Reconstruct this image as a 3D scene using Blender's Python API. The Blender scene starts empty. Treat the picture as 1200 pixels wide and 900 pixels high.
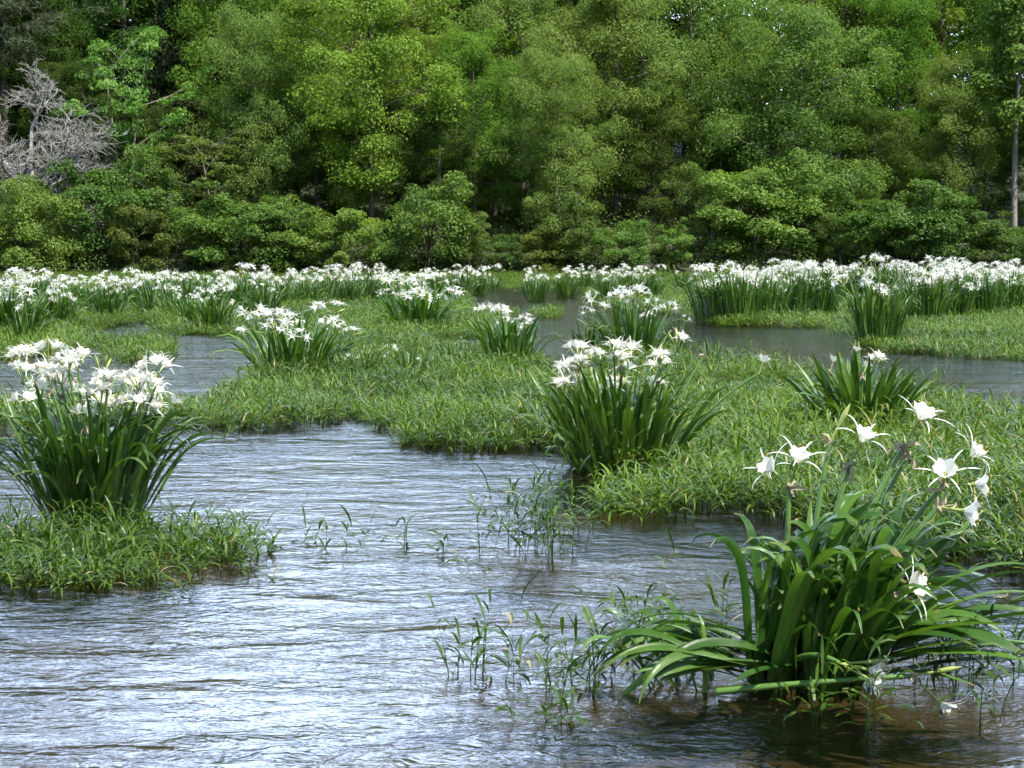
import bpy, math, random
import numpy as np
from mathutils import Vector, Matrix, Euler

R = math.radians
rng = np.random.default_rng(11)
random.seed(5)
S = bpy.context.scene
COL = S.collection

# ------------------------------------------------------------------ camera
CAM_H, FPX, HORIZON = 1.6, 2000.0, 285.0          # metres, pixels of the 1200 px wide photograph
PITCH = math.atan((450 - HORIZON) / FPX)
cam = bpy.data.cameras.new('camera')
cam.sensor_width = 36
cam.lens = 36 * FPX / 1200
cam.clip_start, cam.clip_end = 0.1, 2000
camo = bpy.data.objects.new('camera', cam)
COL.objects.link(camo)
camo.location = (0, 0, CAM_H)
camo.rotation_euler = (math.pi / 2 - PITCH, 0, 0)
S.camera = camo

# ------------------------------------------------------------------ sky, sun, exposure
SUN_EL, SUN_ROT = R(58), R(140)                    # rotation measured from +Y towards +X
W = bpy.data.worlds.new('World'); S.world = W; W.use_nodes = True
nt = W.node_tree; nt.nodes.clear()
def N(t, typ, **kw):
    n = t.nodes.new(typ)
    for k, v in kw.items(): setattr(n, k, v)
    return n
sky = N(nt, 'ShaderNodeTexSky', sky_type='NISHITA', sun_disc=False, sun_elevation=SUN_EL, sun_rotation=SUN_ROT)
sky.air_density = 1.0; sky.dust_density = 0.6; sky.ozone_density = 1.2
tc = N(nt, 'ShaderNodeTexCoord')
mp = N(nt, 'ShaderNodeMapping'); mp.inputs['Scale'].default_value = (1, 1, 2.4)
nz = N(nt, 'ShaderNodeTexNoise'); nz.inputs['Scale'].default_value = 3.2; nz.inputs['Detail'].default_value = 7; nz.inputs['Roughness'].default_value = .55
cr = N(nt, 'ShaderNodeValToRGB'); cr.color_ramp.elements[0].position = .41; cr.color_ramp.elements[1].position = .63
mx = N(nt, 'ShaderNodeMix', data_type='RGBA')
mx.inputs[7].default_value = (34.0, 43.5, 60.0, 1)   # sunlit cloud, in the sky texture's own units
bg = N(nt, 'ShaderNodeBackground'); bg.inputs['Strength'].default_value = .11
wo = N(nt, 'ShaderNodeOutputWorld')
L = nt.links.new
L(tc.outputs['Generated'], mp.inputs['Vector']); L(mp.outputs['Vector'], nz.inputs['Vector'])
sz = N(nt, 'ShaderNodeSeparateXYZ'); me_ = N(nt, 'ShaderNodeMapRange'); me_.inputs[1].default_value = .30; me_.inputs[2].default_value = .62; me_.inputs[3].default_value = 1; me_.inputs[4].default_value = .12
mu = N(nt, 'ShaderNodeMath', operation='MULTIPLY')
L(tc.outputs['Generated'], sz.inputs[0]); L(sz.outputs['Z'], me_.inputs[0]); L(me_.outputs[0], mu.inputs[1])
L(nz.outputs['Fac'], cr.inputs['Fac']); 
my_ = N(nt, 'ShaderNodeMapRange'); my_.inputs[1].default_value = -.05; my_.inputs[2].default_value = .55; mu2 = N(nt, 'ShaderNodeMath', operation='MULTIPLY')   # unseen cloud kept to the wood side, shaped to cut fill from behind camera
L(sz.outputs['Y'], my_.inputs[0]); L(my_.outputs[0], mu2.inputs[1]); L(mu.outputs[0], mu2.inputs[0])
L(cr.outputs['Color'], mu.inputs[0]); L(mu2.outputs[0], mx.inputs[0])
L(sky.outputs['Color'], mx.inputs[6]); L(mx.outputs[2], bg.inputs['Color']); L(bg.outputs['Background'], wo.inputs['Surface'])

sun = bpy.data.lights.new('sun', 'SUN'); sun.energy = 5.0; sun.angle = R(.53); sun.color = (1, .95, .86)
so = bpy.data.objects.new('sun', sun); COL.objects.link(so)
sd = Vector((math.sin(SUN_ROT) * math.cos(SUN_EL), math.cos(SUN_ROT) * math.cos(SUN_EL), math.sin(SUN_EL)))
so.rotation_euler = sd.to_track_quat('Z', 'Y').to_euler()
so.location = (20, 30, 60)

vs = S.view_settings
S.display_settings.display_device = 'sRGB'
vs.view_transform = 'Standard'; vs.look = 'None'; vs.exposure = 1.14; vs.gamma = 1; vs.use_curve_mapping = False
cy = S.cycles
cy.use_adaptive_sampling = True; cy.time_limit = 800; cy.adaptive_threshold = .03; cy.adaptive_min_samples = 24
cy.use_denoising = True
cy.max_bounces = 8; cy.diffuse_bounces = 5; cy.glossy_bounces = 3; cy.transmission_bounces = 4; cy.transparent_max_bounces = 6
cy.caustics_reflective = False; cy.caustics_refractive = False
cy.sample_clamp_indirect = 6

# ------------------------------------------------------------------ photograph <-> ground
cp, sp = math.cos(PITCH), math.sin(PITCH)
def ground(u, v, z=0.0):
    x, y = (u - 600) / FPX, -(v - 450) / FPX
    d = (x, cp + y * sp, -sp + y * cp)
    t = (z - CAM_H) / d[2]
    return Vector((d[0] * t, d[1] * t, z))
def at(u, v, y0):
    """the point at distance y0 (metres in front of the camera) seen at u, v"""
    x, y = (u - 600) / FPX, -(v - 450) / FPX
    d = (x, cp + y * sp, -sp + y * cp)
    t = y0 / d[1]
    return Vector((d[0] * t, y0, CAM_H + d[2] * t))
def project(P):
    X, Y, Z = P[:, 0], P[:, 1], P[:, 2] - CAM_H
    depth = Y * cp - Z * sp
    up = Y * sp + Z * cp
    return 600 + FPX * X / depth, 450 - FPX * up / depth
def inside(poly, u, v):
    res = np.zeros(len(u), bool)
    n = len(poly)
    for i in range(n):
        x1, y1 = poly[i]; x2, y2 = poly[(i + 1) % n]
        if y1 == y2: continue
        c = ((y1 > v) != (y2 > v)) & (u < (x2 - x1) * (v - y1) / (y2 - y1) + x1)
        res ^= c
    return res

def vnoise(x, y, seed=0):
    """smooth 2-D value noise in numpy, 0..1"""
    x = np.asarray(x, float); y = np.asarray(y, float)
    xi, yi = np.floor(x).astype(np.int64), np.floor(y).astype(np.int64)
    fx, fy = x - xi, y - yi
    fx = fx * fx * (3 - 2 * fx); fy = fy * fy * (3 - 2 * fy)
    def h(a, b):
        n = (a * 374761393 + b * 668265263 + seed * 974711) & 0x7fffffff
        n = ((n ^ (n >> 13)) * 1274126177) & 0x7fffffff
        return ((n ^ (n >> 16)) & 0xffff) / 65535.0
    return (h(xi, yi) * (1 - fx) + h(xi + 1, yi) * fx) * (1 - fy) + (h(xi, yi + 1) * (1 - fx) + h(xi + 1, yi + 1) * fx) * fy

def gh(x, y):
    """height of the ground: river bed, far bank, wooded slope"""
    x = np.asarray(x, float); y = np.asarray(y, float)
    bank = 83.5 + 2.5 * (vnoise(x * .09, y * 0, 3) - .5)
    s = np.clip((y - bank) / 3.0, 0, 1); s = s * s * (3 - 2 * s)
    z = -.28 + 1.05 * s + .2 * np.clip(y - bank - 2, 0, 60) - .0 * y
    z += (vnoise(x * .2, y * .2, 5) - .5) * .8 * np.clip((y - bank - 2) / 8, 0, 1)
    z += (vnoise(x * .9, y * .9, 6) - .5) * .10
    sb = np.clip((-y - 6) / 8, 0, 1)
    return z + 1.4 * sb

# ------------------------------------------------------------------ materials
def new_mat(name):
    m = bpy.data.materials.new(name); m.use_nodes = True; m.node_tree.nodes.clear()
    return m, m.node_tree
def leafy(name, dark, light, rough=.45, transl=.35, spec=.5, hue=.02, val=.25, tcol=None, sat=1.0):
    m, t = new_mat(name); L = t.links.new
    at_ = N(t, 'ShaderNodeAttribute', attribute_name='tint')
    mix = N(t, 'ShaderNodeMix', data_type='RGBA'); mix.inputs[6].default_value = (*dark, 1); mix.inputs[7].default_value = (*light, 1)
    gn = N(t, 'ShaderNodeNewGeometry'); nn = N(t, 'ShaderNodeTexNoise'); nn.inputs['Scale'].default_value = 14; nn.inputs['Detail'].default_value = 4; L(gn.outputs['Position'], nn.inputs['Vector'])
    ad = N(t, 'ShaderNodeMath', operation='MULTIPLY_ADD'); ad.inputs[1].default_value = .7; ad.use_clamp = True
    sb_ = N(t, 'ShaderNodeMath', operation='SUBTRACT'); sb_.inputs[1].default_value = .35; L(at_.outputs['Fac'], sb_.inputs[0])
    L(nn.outputs['Fac'], ad.inputs[0]); L(sb_.outputs[0], ad.inputs[2]); L(ad.outputs[0], mix.inputs[0])
    oi = N(t, 'ShaderNodeObjectInfo')
    mh = N(t, 'ShaderNodeMapRange'); mh.inputs[3].default_value = .5 - hue; mh.inputs[4].default_value = .5 + hue
    mv = N(t, 'ShaderNodeMapRange'); mv.inputs[3].default_value = 1 - val; mv.inputs[4].default_value = 1 + val
    wn = N(t, 'ShaderNodeTexWhiteNoise', noise_dimensions='1D')
    L(oi.outputs['Random'], mh.inputs[0]); L(oi.outputs['Random'], wn.inputs['W']); L(wn.outputs['Value'], mv.inputs[0])
    hsv = N(t, 'ShaderNodeHueSaturation'); hsv.inputs['Saturation'].default_value = sat
    L(mh.outputs[0], hsv.inputs['Hue']); L(mv.outputs[0], hsv.inputs['Value']); L(mix.outputs[2], hsv.inputs['Color'])
    p = N(t, 'ShaderNodeBsdfPrincipled'); p.inputs['Roughness'].default_value = rough; p.inputs['Specular IOR Level'].default_value = spec
    L(hsv.outputs['Color'], p.inputs['Base Color'])
    tr = N(t, 'ShaderNodeBsdfTranslucent')
    tm = N(t, 'ShaderNodeMix', data_type='RGBA', blend_type='MULTIPLY'); tm.inputs[0].default_value = 1
    tm.inputs[7].default_value = (*(tcol or (1.5, 1.45, .7)), 1)
    L(hsv.outputs['Color'], tm.inputs[6]); L(tm.outputs[2], tr.inputs['Color'])
    ms = N(t, 'ShaderNodeMixShader'); ms.inputs[0].default_value = transl
    L(p.outputs[0], ms.inputs[1]); L(tr.outputs[0], ms.inputs[2])
    o = N(t, 'ShaderNodeOutputMaterial'); L(ms.outputs[0], o.inputs[0])
    return m
def bark(name, c1, c2, scale=6):
    m, t = new_mat(name); L = t.links.new
    tcn = N(t, 'ShaderNodeTexCoord'); mpn = N(t, 'ShaderNodeMapping'); mpn.inputs['Scale'].default_value = (1, 1, .25)
    n = N(t, 'ShaderNodeTexNoise'); n.inputs['Scale'].default_value = scale; n.inputs['Detail'].default_value = 6
    r = N(t, 'ShaderNodeValToRGB'); r.color_ramp.elements[0].color = (*c1, 1); r.color_ramp.elements[1].color = (*c2, 1)
    r.color_ramp.elements[0].position = .35; r.color_ramp.elements[1].position = .65
    p = N(t, 'ShaderNodeBsdfPrincipled'); p.inputs['Roughness'].default_value = .85
    b = N(t, 'ShaderNodeBump'); b.inputs['Strength'].default_value = .6
    o = N(t, 'ShaderNodeOutputMaterial')
    L(tcn.outputs['Object'], mpn.inputs[0]); L(mpn.outputs[0], n.inputs['Vector']); L(n.outputs['Fac'], r.inputs[0]); L(r.outputs[0], p.inputs['Base Color'])
    L(n.outputs['Fac'], b.inputs['Height']); L(b.outputs[0], p.inputs['Normal']); L(p.outputs[0], o.inputs[0])
    return m
def plain(name, c, rough=.6, transl=0, tc_=None, spec=.4):
    m, t = new_mat(name); L = t.links.new
    n = N(t, 'ShaderNodeTexNoise'); n.inputs['Scale'].default_value = 40
    g = N(t, 'ShaderNodeTexCoord'); L(g.outputs['Object'], n.inputs['Vector'])
    mr = N(t, 'ShaderNodeMapRange'); mr.inputs[3].default_value = .85; mr.inputs[4].default_value = 1.12
    L(n.outputs['Fac'], mr.inputs[0])
    hs = N(t, 'ShaderNodeHueSaturation'); hs.inputs['Color'].default_value = (*c, 1); L(mr.outputs[0], hs.inputs['Value'])
    p = N(t, 'ShaderNodeBsdfPrincipled'); p.inputs['Roughness'].default_value = rough; p.inputs['Specular IOR Level'].default_value = spec
    L(hs.outputs[0], p.inputs['Base Color'])
    o = N(t, 'ShaderNodeOutputMaterial')
    if transl:
        tr = N(t, 'ShaderNodeBsdfTranslucent'); tr.inputs['Color'].default_value = (*(tc_ or c), 1)
        ms = N(t, 'ShaderNodeMixShader'); ms.inputs[0].default_value = transl
        L(p.outputs[0], ms.inputs[1]); L(tr.outputs[0], ms.inputs[2]); L(ms.outputs[0], o.inputs[0])
    else: L(p.outputs[0], o.inputs[0])
    return m

M = {}
M['lily'] = leafy('lily_leaf', (.026, .074, .008), (.095, .180, .024), .28, .28, .6, .008, .15)
t = M['lily'].node_tree; LL = t.links.new     # fine lengthwise veins, scorched tips, a few blemishes
pr = next(n for n in t.nodes if n.type == 'BSDF_PRINCIPLED')
src = pr.inputs['Base Color'].links[0].from_socket
ac = N(t, 'ShaderNodeAttribute', attribute_name='across'); al = N(t, 'ShaderNodeAttribute', attribute_name='along')
vm = N(t, 'ShaderNodeMath', operation='MULTIPLY'); vm.inputs[1].default_value = 75; LL(ac.outputs['Fac'], vm.inputs[0])
vsn = N(t, 'ShaderNodeMath', operation='SINE'); LL(vm.outputs[0], vsn.inputs[0])
vb = N(t, 'ShaderNodeBump'); vb.inputs['Strength'].default_value = .5; vb.inputs['Distance'].default_value = .0012; LL(vsn.outputs[0], vb.inputs['Height']); LL(vb.outputs[0], pr.inputs['Normal'])
geo = N(t, 'ShaderNodeNewGeometry'); sn = N(t, 'ShaderNodeTexNoise'); sn.inputs['Scale'].default_value = 9; sn.inputs['Detail'].default_value = 5; LL(geo.outputs['Position'], sn.inputs['Vector'])
ad2 = N(t, 'ShaderNodeMath', operation='MULTIPLY_ADD'); ad2.inputs[1].default_value = .30; LL(sn.outputs['Fac'], ad2.inputs[0]); LL(al.outputs['Fac'], ad2.inputs[2])
tipr = N(t, 'ShaderNodeMapRange'); tipr.inputs[1].default_value = 1.10; tipr.inputs[2].default_value = 1.17; tipr.inputs[4].default_value = .8; LL(ad2.outputs[0], tipr.inputs[0])
blm = N(t, 'ShaderNodeMapRange'); blm.inputs[1].default_value = .70; blm.inputs[2].default_value = .76; blm.inputs[4].default_value = .6; LL(sn.outputs['Fac'], blm.inputs[0])
mxw = N(t, 'ShaderNodeMath', operation='MAXIMUM'); LL(tipr.outputs[0], mxw.inputs[0]); LL(blm.outputs[0], mxw.inputs[1])
tm_ = N(t, 'ShaderNodeMix', data_type='RGBA'); tm_.inputs[7].default_value = (.26, .20, .08, 1); LL(mxw.outputs[0], tm_.inputs[0]); LL(src, tm_.inputs[6])
LL(tm_.outputs[2], pr.inputs['Base Color'])
M['willow'] = leafy('water_willow_leaf', (.015, .047, .003), (.098, .170, .013), .42, .30, .3, .0, .0)
t = M['willow'].node_tree; LL = t.links.new
mixn = next(n for n in t.nodes if n.type == 'MIX' and n.blend_type == 'MIX'); att = next(n for n in t.nodes if n.type == 'ATTRIBUTE'); hs = next(n for n in t.nodes if n.type == 'HUE_SAT')
gt = N(t, 'ShaderNodeMath', operation='GREATER_THAN'); gt.inputs[1].default_value = 1.3; LL(att.outputs['Fac'], gt.inputs[0])
sm = N(t, 'ShaderNodeMix', data_type='RGBA'); sm.inputs[7].default_value = (.25, .22, .10, 1); LL(gt.outputs[0], sm.inputs[0]); LL(mixn.outputs[2], sm.inputs[6]); LL(sm.outputs[2], hs.inputs['Color'])
M['rush'] = leafy('rush_blade', (.03, .08, .012), (.08, .15, .03), .45, .25, .4, .0, .0)
M['petal'] = plain('white_petal', (.72, .72, .67), .55, .30, (.72, .73, .60))
M['tube'] = plain('pale_green_tube', (.30, .36, .09), .45, .2)
M['stalk'] = plain('green_stalk', (.07, .15, .028), .38, .0)
M['anther'] = plain('orange_anther', (.50, .32, .06), .7)
M['wither'] = plain('withered_tissue', (.33, .28, .18), .85, .2)
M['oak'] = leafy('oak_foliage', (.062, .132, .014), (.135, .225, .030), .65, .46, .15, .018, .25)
M['syc'] = leafy('sycamore_foliage', (.100, .178, .018), (.190, .280, .042), .6, .46, .18, .012, .12)
M['ash'] = leafy('ash_foliage', (.084, .158, .026), (.168, .250, .060), .6, .46, .2, .014, .14)
M['pale'] = leafy('sun_toned_foliage', (.17, .235, .045), (.29, .35, .10), .6, .46, .2, .01, .1)  # far sunlit trees: the sunlight is put into a lighter leaf colour
M['pine'] = leafy('pine_needles', (.030, .050, .022), (.060, .085, .038), .6, .15, .3, .01, .15)
M['cedar'] = leafy('cedar_foliage', (.024, .036, .010), (.050, .062, .018), .7, .15, .2, .02, .2)
M['bush'] = leafy('bush_foliage', (.055, .112, .016), (.140, .222, .036), .5, .42, .3, .03, .32)
M['willowbush'] = leafy('willow_bush_foliage', (.095, .165, .025), (.18, .26, .045), .5, .42, .3, .0, .0)
M['under'] = leafy('undergrowth_foliage', (.035, .065, .010), (.095, .150, .025), .55, .3, .3, 0, 0)
M['bark'] = bark('dark_bark', (.035, .028, .02), (.11, .09, .07))
M['palebark'] = bark('pale_bark', (.09, .08, .063), (.24, .215, .185))
M['deadbark'] = bark('dead_grey_bark', (.15, .147, .135), (.30, .295, .275))
M['rock'] = bark('river_rock', (.045, .038, .03), (.15, .125, .10), 3)

# ------------------------------------------------------------------ mesh helpers
def np_mesh(name, V, F, mats, mi=None, tint=None, smooth=False):
    me = bpy.data.meshes.new(name)
    V = np.ascontiguousarray(V, np.float32); F = np.ascontiguousarray(F, np.int32)
    me.vertices.add(len(V)); me.vertices.foreach_set('co', V.ravel())
    nf = len(F)
    me.loops.add(nf * 4); me.loops.foreach_set('vertex_index', F.ravel())
    me.polygons.add(nf); me.polygons.foreach_set('loop_start', np.arange(0, nf * 4, 4, dtype=np.int32))
    me.polygons.foreach_set('loop_total', np.full(nf, 4, np.int32))
    for m in mats: me.materials.append(m)
    if mi is not None: me.polygons.foreach_set('material_index', np.asarray(mi, np.int32))
    me.polygons.foreach_set('use_smooth', np.full(nf, smooth, bool))
    if tint is not None:
        a = me.attributes.new('tint', 'FLOAT', 'FACE'); a.data.foreach_set('value', np.asarray(tint, np.float32))
    me.update(calc_edges=True)
    return me
class Acc:
    """collects quads of several materials"""
    def __init__(s): s.V = []; s.F = []; s.mi = []; s.t = []; s.n = 0
    def add(s, V, F, mi=0, tint=.5):
        s.V.append(np.asarray(V, float)); s.F.append(np.asarray(F) + s.n); s.n += len(V)
        s.mi.append(np.full(len(F), mi)); s.t.append(np.full(len(F), tint) if np.isscalar(tint) else np.asarray(tint))
    def mesh(s, name, mats, smooth=False):
        return np_mesh(name, np.concatenate(s.V), np.concatenate(s.F), mats, np.concatenate(s.mi), np.concatenate(s.t), smooth)
def leaf_coords(me, seg):
    n = len(me.vertices)
    a = me.attributes.new('across', 'FLOAT', 'POINT'); a.data.foreach_set('value', np.tile(np.array([0, .5, 1], np.float32), n // 3))
    b = me.attributes.new('along', 'FLOAT', 'POINT'); b.data.foreach_set('value', np.tile(np.repeat(np.linspace(0, 1, seg + 1, dtype=np.float32), 3), n // (3 * (seg + 1))))
    return me
def link(name, me, parent=None, mat=None):
    o = bpy.data.objects.new(name, me); COL.objects.link(o)
    if parent: o.parent = parent
    if mat is not None: o.matrix_local = mat
    return o
def thing(name, label, cat, loc, rz=0, scale=1, group=None):
    o = bpy.data.objects.new(name, None); COL.objects.link(o)
    o.empty_display_size = .2
    o.location = loc; o.rotation_euler = (0, 0, rz); o.scale = (scale,) * 3
    o['label'] = label; o['category'] = cat
    if group: o['group'] = group
    return o

def ribbons(P, az, Ln, Wd, p0, p1, pw, n, prof='strap', cross=2, fold=.3, roll=None):
    """N curved blades: base points P, azimuths, length, width, start/end angle from vertical"""
    P = np.asarray(P, float); Nn = len(P)
    bc = lambda a: np.broadcast_to(np.asarray(a, float), (Nn,))
    az, Ln, Wd, p0, p1, pw = map(bc, (az, Ln, Wd, p0, p1, pw))
    t = np.linspace(0, 1, n + 1); tm = (t[1:] + t[:-1]) / 2
    f = lambda tt: p0[:, None] + (p1 - p0)[:, None] * tt[None] ** pw[:, None]
    ph, pm = f(t), f(tm)
    st = Ln[:, None] / n
    z0 = np.zeros((Nn, 1))
    r = np.concatenate([z0, np.cumsum(np.sin(pm) * st, 1)], 1)
    z = np.concatenate([z0, np.cumsum(np.cos(pm) * st, 1)], 1)
    ca, sa = np.cos(az)[:, None], np.sin(az)[:, None]
    pts = np.stack([P[:, 0:1] + r * ca, P[:, 1:2] + r * sa, P[:, 2:3] + z], -1)
    side = np.stack([-sa + 0 * ph, ca + 0 * ph, 0 * ph], -1)
    nrm = np.stack([np.cos(ph) * ca, np.cos(ph) * sa, -np.sin(ph)], -1)
    if roll is not None:
        ro = bc(roll)[:, None, None]
        tt = t[None, :, None]
        side, nrm = side * np.cos(ro * tt) + nrm * np.sin(ro * tt), nrm * np.cos(ro * tt) - side * np.sin(ro * tt)
    if prof == 'strap': w = np.minimum(1, .55 + 1.4 * t) * np.clip((1 - t) / .22, 0.06, 1) ** .6
    elif prof == 'lance': w = np.sin(np.pi * np.clip(t * .93 + .05, 0, 1)) ** .8 + .05
    else: w = 1 - .9 * t
    w = (Wd / 2)[:, None, None] * w[None, :, None]
    if cross == 2: V = np.stack([pts - side * w, pts + side * w], 2)
    else: V = np.stack([pts - side * w, pts + nrm * w * fold, pts + side * w], 2)
    K = cross
    idx = np.arange(Nn * (n + 1) * K).reshape(Nn, n + 1, K)
    F = np.stack([idx[:, :-1, :-1], idx[:, :-1, 1:], idx[:, 1:, 1:], idx[:, 1:, :-1]], -1).reshape(-1, 4)
    return V.reshape(-1, 3), F, n * (K - 1)
def tube(path, rad, sides=5):
    P = np.asarray(path, float); n = len(P)
    rad = np.broadcast_to(np.asarray(rad, float), (n,))
    T = np.gradient(P, axis=0); T /= np.linalg.norm(T, axis=1)[:, None] + 1e-9
    ref = np.array([0, 0, 1.]) if abs(T[0][2]) < .8 else np.array([1., 0, 0])
    A = np.cross(T, ref); A /= np.linalg.norm(A, axis=1)[:, None] + 1e-9
    B = np.cross(T, A)
    a = np.linspace(0, 2 * np.pi, sides, endpoint=False)
    V = P[:, None] + rad[:, None, None] * (A[:, None] * np.cos(a)[None, :, None] + B[:, None] * np.sin(a)[None, :, None])
    idx = np.arange(n * sides).reshape(n, sides); nx = np.roll(idx, -1, 1)
    F = np.stack([idx[:-1], nx[:-1], nx[1:], idx[1:]], -1).reshape(-1, 4)
    return V.reshape(-1, 3), F
def curve3(a, b, c, n=8):
    t = np.linspace(0, 1, n)[:, None]
    a, b, c = map(np.array, (a, b, c))
    return (1 - t) ** 2 * a + 2 * t * (1 - t) * b + t * t * c
def frame_to(d, roll=0):
    """rotation matrix whose Z axis is d"""
    q = Vector(d).to_track_quat('Z', 'Y').to_matrix()
    return q @ Matrix.Rotation(roll, 3, 'Z')

# ------------------------------------------------------------------ the setting: ground and water
def grid_sheet(name, xs, ys, hf, mat):
    X, Y = np.meshgrid(xs, ys)
    V = np.stack([X.ravel(), Y.ravel(), hf(X.ravel(), Y.ravel())], -1)
    idx = np.arange(len(V)).reshape(len(ys), len(xs))
    F = np.stack([idx[:-1, :-1], idx[:-1, 1:], idx[1:, 1:], idx[1:, :-1]], -1).reshape(-1, 4)
    return link(name, np_mesh(name, V, F, [mat], smooth=True))
m, t = new_mat('river_bed_and_forest_floor'); LL = t.links.new
g = N(t, 'ShaderNodeNewGeometry'); sx = N(t, 'ShaderNodeSeparateXYZ'); LL(g.outputs['Position'], sx.inputs[0])
n1 = N(t, 'ShaderNodeTexNoise'); n1.inputs['Scale'].default_value = 2.2; n1.inputs['Detail'].default_value = 8; LL(g.outputs['Position'], n1.inputs['Vector'])
r1 = N(t, 'ShaderNodeValToRGB'); r1.color_ramp.elements[0].color = (.030, .022, .010, 1); r1.color_ramp.elements[1].color = (.095, .070, .038, 1)
r1.color_ramp.elements[0].position = .3; r1.color_ramp.elements[1].position = .72
r2 = N(t, 'ShaderNodeValToRGB'); r2.color_ramp.elements[0].color = (.018, .030, .008, 1); r2.color_ramp.elements[1].color = (.045, .045, .022, 1)
r2.color_ramp.elements[0].position = .4; r2.color_ramp.elements[1].position = .7
LL(n1.outputs['Fac'], r1.inputs[0]); LL(n1.outputs['Fac'], r2.inputs[0])
mr = N(t, 'ShaderNodeMapRange'); mr.inputs[1].default_value = -.05; mr.inputs[2].default_value = .25; LL(sx.outputs['Z'], mr.inputs[0])
mxx = N(t, 'ShaderNodeMix', data_type='RGBA'); LL(mr.outputs[0], mxx.inputs[0]); LL(r1.outputs[0], mxx.inputs[6]); LL(r2.outputs[0], mxx.inputs[7])
p = N(t, 'ShaderNodeBsdfPrincipled'); p.inputs['Roughness'].default_value = .9; LL(mxx.outputs[2], p.inputs['Base Color'])
bp = N(t, 'ShaderNodeBump'); bp.inputs['Strength'].default_value = .8; bp.inputs['Distance'].default_value = .1
LL(n1.outputs['Fac'], bp.inputs['Height']); LL(bp.outputs[0], p.inputs['Normal'])
o = N(t, 'ShaderNodeOutputMaterial'); LL(p.outputs[0], o.inputs[0])
M['ground'] = m
gx = np.concatenate([np.linspace(-600, -70, 20), np.linspace(-66, 66, 133), np.linspace(70, 600, 20)])
gy = np.concatenate([np.linspace(-300, -16, 12), np.linspace(-14, 60, 75), np.linspace(61, 140, 159), np.linspace(145, 900, 20)])
go = grid_sheet('ground', gx, gy, gh, M['ground']); go['kind'] = 'structure'

m, t = new_mat('river_water'); LL = t.links.new
g = N(t, 'ShaderNodeNewGeometry')
def wave(scale, sxy, detail, dist, rough=.5, rot=0):
    mp_ = N(t, 'ShaderNodeMapping'); mp_.inputs['Scale'].default_value = (*sxy, 1); mp_.inputs['Rotation'].default_value = (0, 0, rot)
    n_ = N(t, 'ShaderNodeTexNoise'); n_.inputs['Scale'].default_value = scale; n_.inputs['Detail'].default_value = detail
    n_.inputs['Roughness'].default_value = rough; n_.inputs['Distortion'].default_value = dist
    LL(g.outputs['Position'], mp_.inputs[0]); LL(mp_.outputs[0], n_.inputs['Vector'])
    return n_
w1 = wave(1.0, (1.3, 2.4), 2, .8, .5, R(14))
w2 = wave(1.0, (5.5, 8.5), 3, 1.2, .6, R(-10))
w3 = wave(1.0, (19, 27), 2, .6, .55, R(16))
cal = wave(.55, (.8, 2.6), 3, .8)
calr = N(t, 'ShaderNodeMapRange'); calr.inputs[1].default_value = .35; calr.inputs[2].default_value = .65; calr.inputs[3].default_value = .8; calr.inputs[4].default_value = 1.45
LL(cal.outputs['Fac'], calr.inputs[0])
b1 = N(t, 'ShaderNodeBump'); b1.inputs['Strength'].default_value = 1; b1.inputs['Distance'].default_value = .026
b2 = N(t, 'ShaderNodeBump'); b2.inputs['Distance'].default_value = .0135
b3 = N(t, 'ShaderNodeBump'); b3.inputs['Distance'].default_value = .0045
LL(w1.outputs['Fac'], b1.inputs['Height']); LL(w2.outputs['Fac'], b2.inputs['Height']); LL(w3.outputs['Fac'], b3.inputs['Height'])
cls = N(t, 'ShaderNodeMath', operation='MULTIPLY'); cls.inputs[1].default_value = .62; LL(calr.outputs[0], cls.inputs[0]); calr = cls
LL(calr.outputs[0], b2.inputs['Strength']); LL(calr.outputs[0], b3.inputs['Strength'])
LL(b1.outputs[0], b2.inputs['Normal']); LL(b2.outputs[0], b3.inputs['Normal'])
fr = N(t, 'ShaderNodeFresnel'); fr.inputs['IOR'].default_value = 1.5; LL(b3.outputs[0], fr.inputs['Normal'])
gl = N(t, 'ShaderNodeBsdfGlossy'); gl.inputs['Roughness'].default_value = .12; LL(b3.outputs[0], gl.inputs['Normal'])
tp = N(t, 'ShaderNodeBsdfTransparent'); tp.inputs['Color'].default_value = (.56, .52, .38, 1)
ms = N(t, 'ShaderNodeMixShader'); LL(fr.outputs[0], ms.inputs[0]); LL(tp.outputs[0], ms.inputs[1]); LL(gl.outputs[0], ms.inputs[2])
o = N(t, 'ShaderNodeOutputMaterial'); LL(ms.outputs[0], o.inputs[0])
M['water'] = m
wo_ = grid_sheet('river_water', np.linspace(-300, 300, 61), np.linspace(-40, 90, 27), lambda x, y: 0 * x, M['water']); wo_['kind'] = 'structure'

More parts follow.
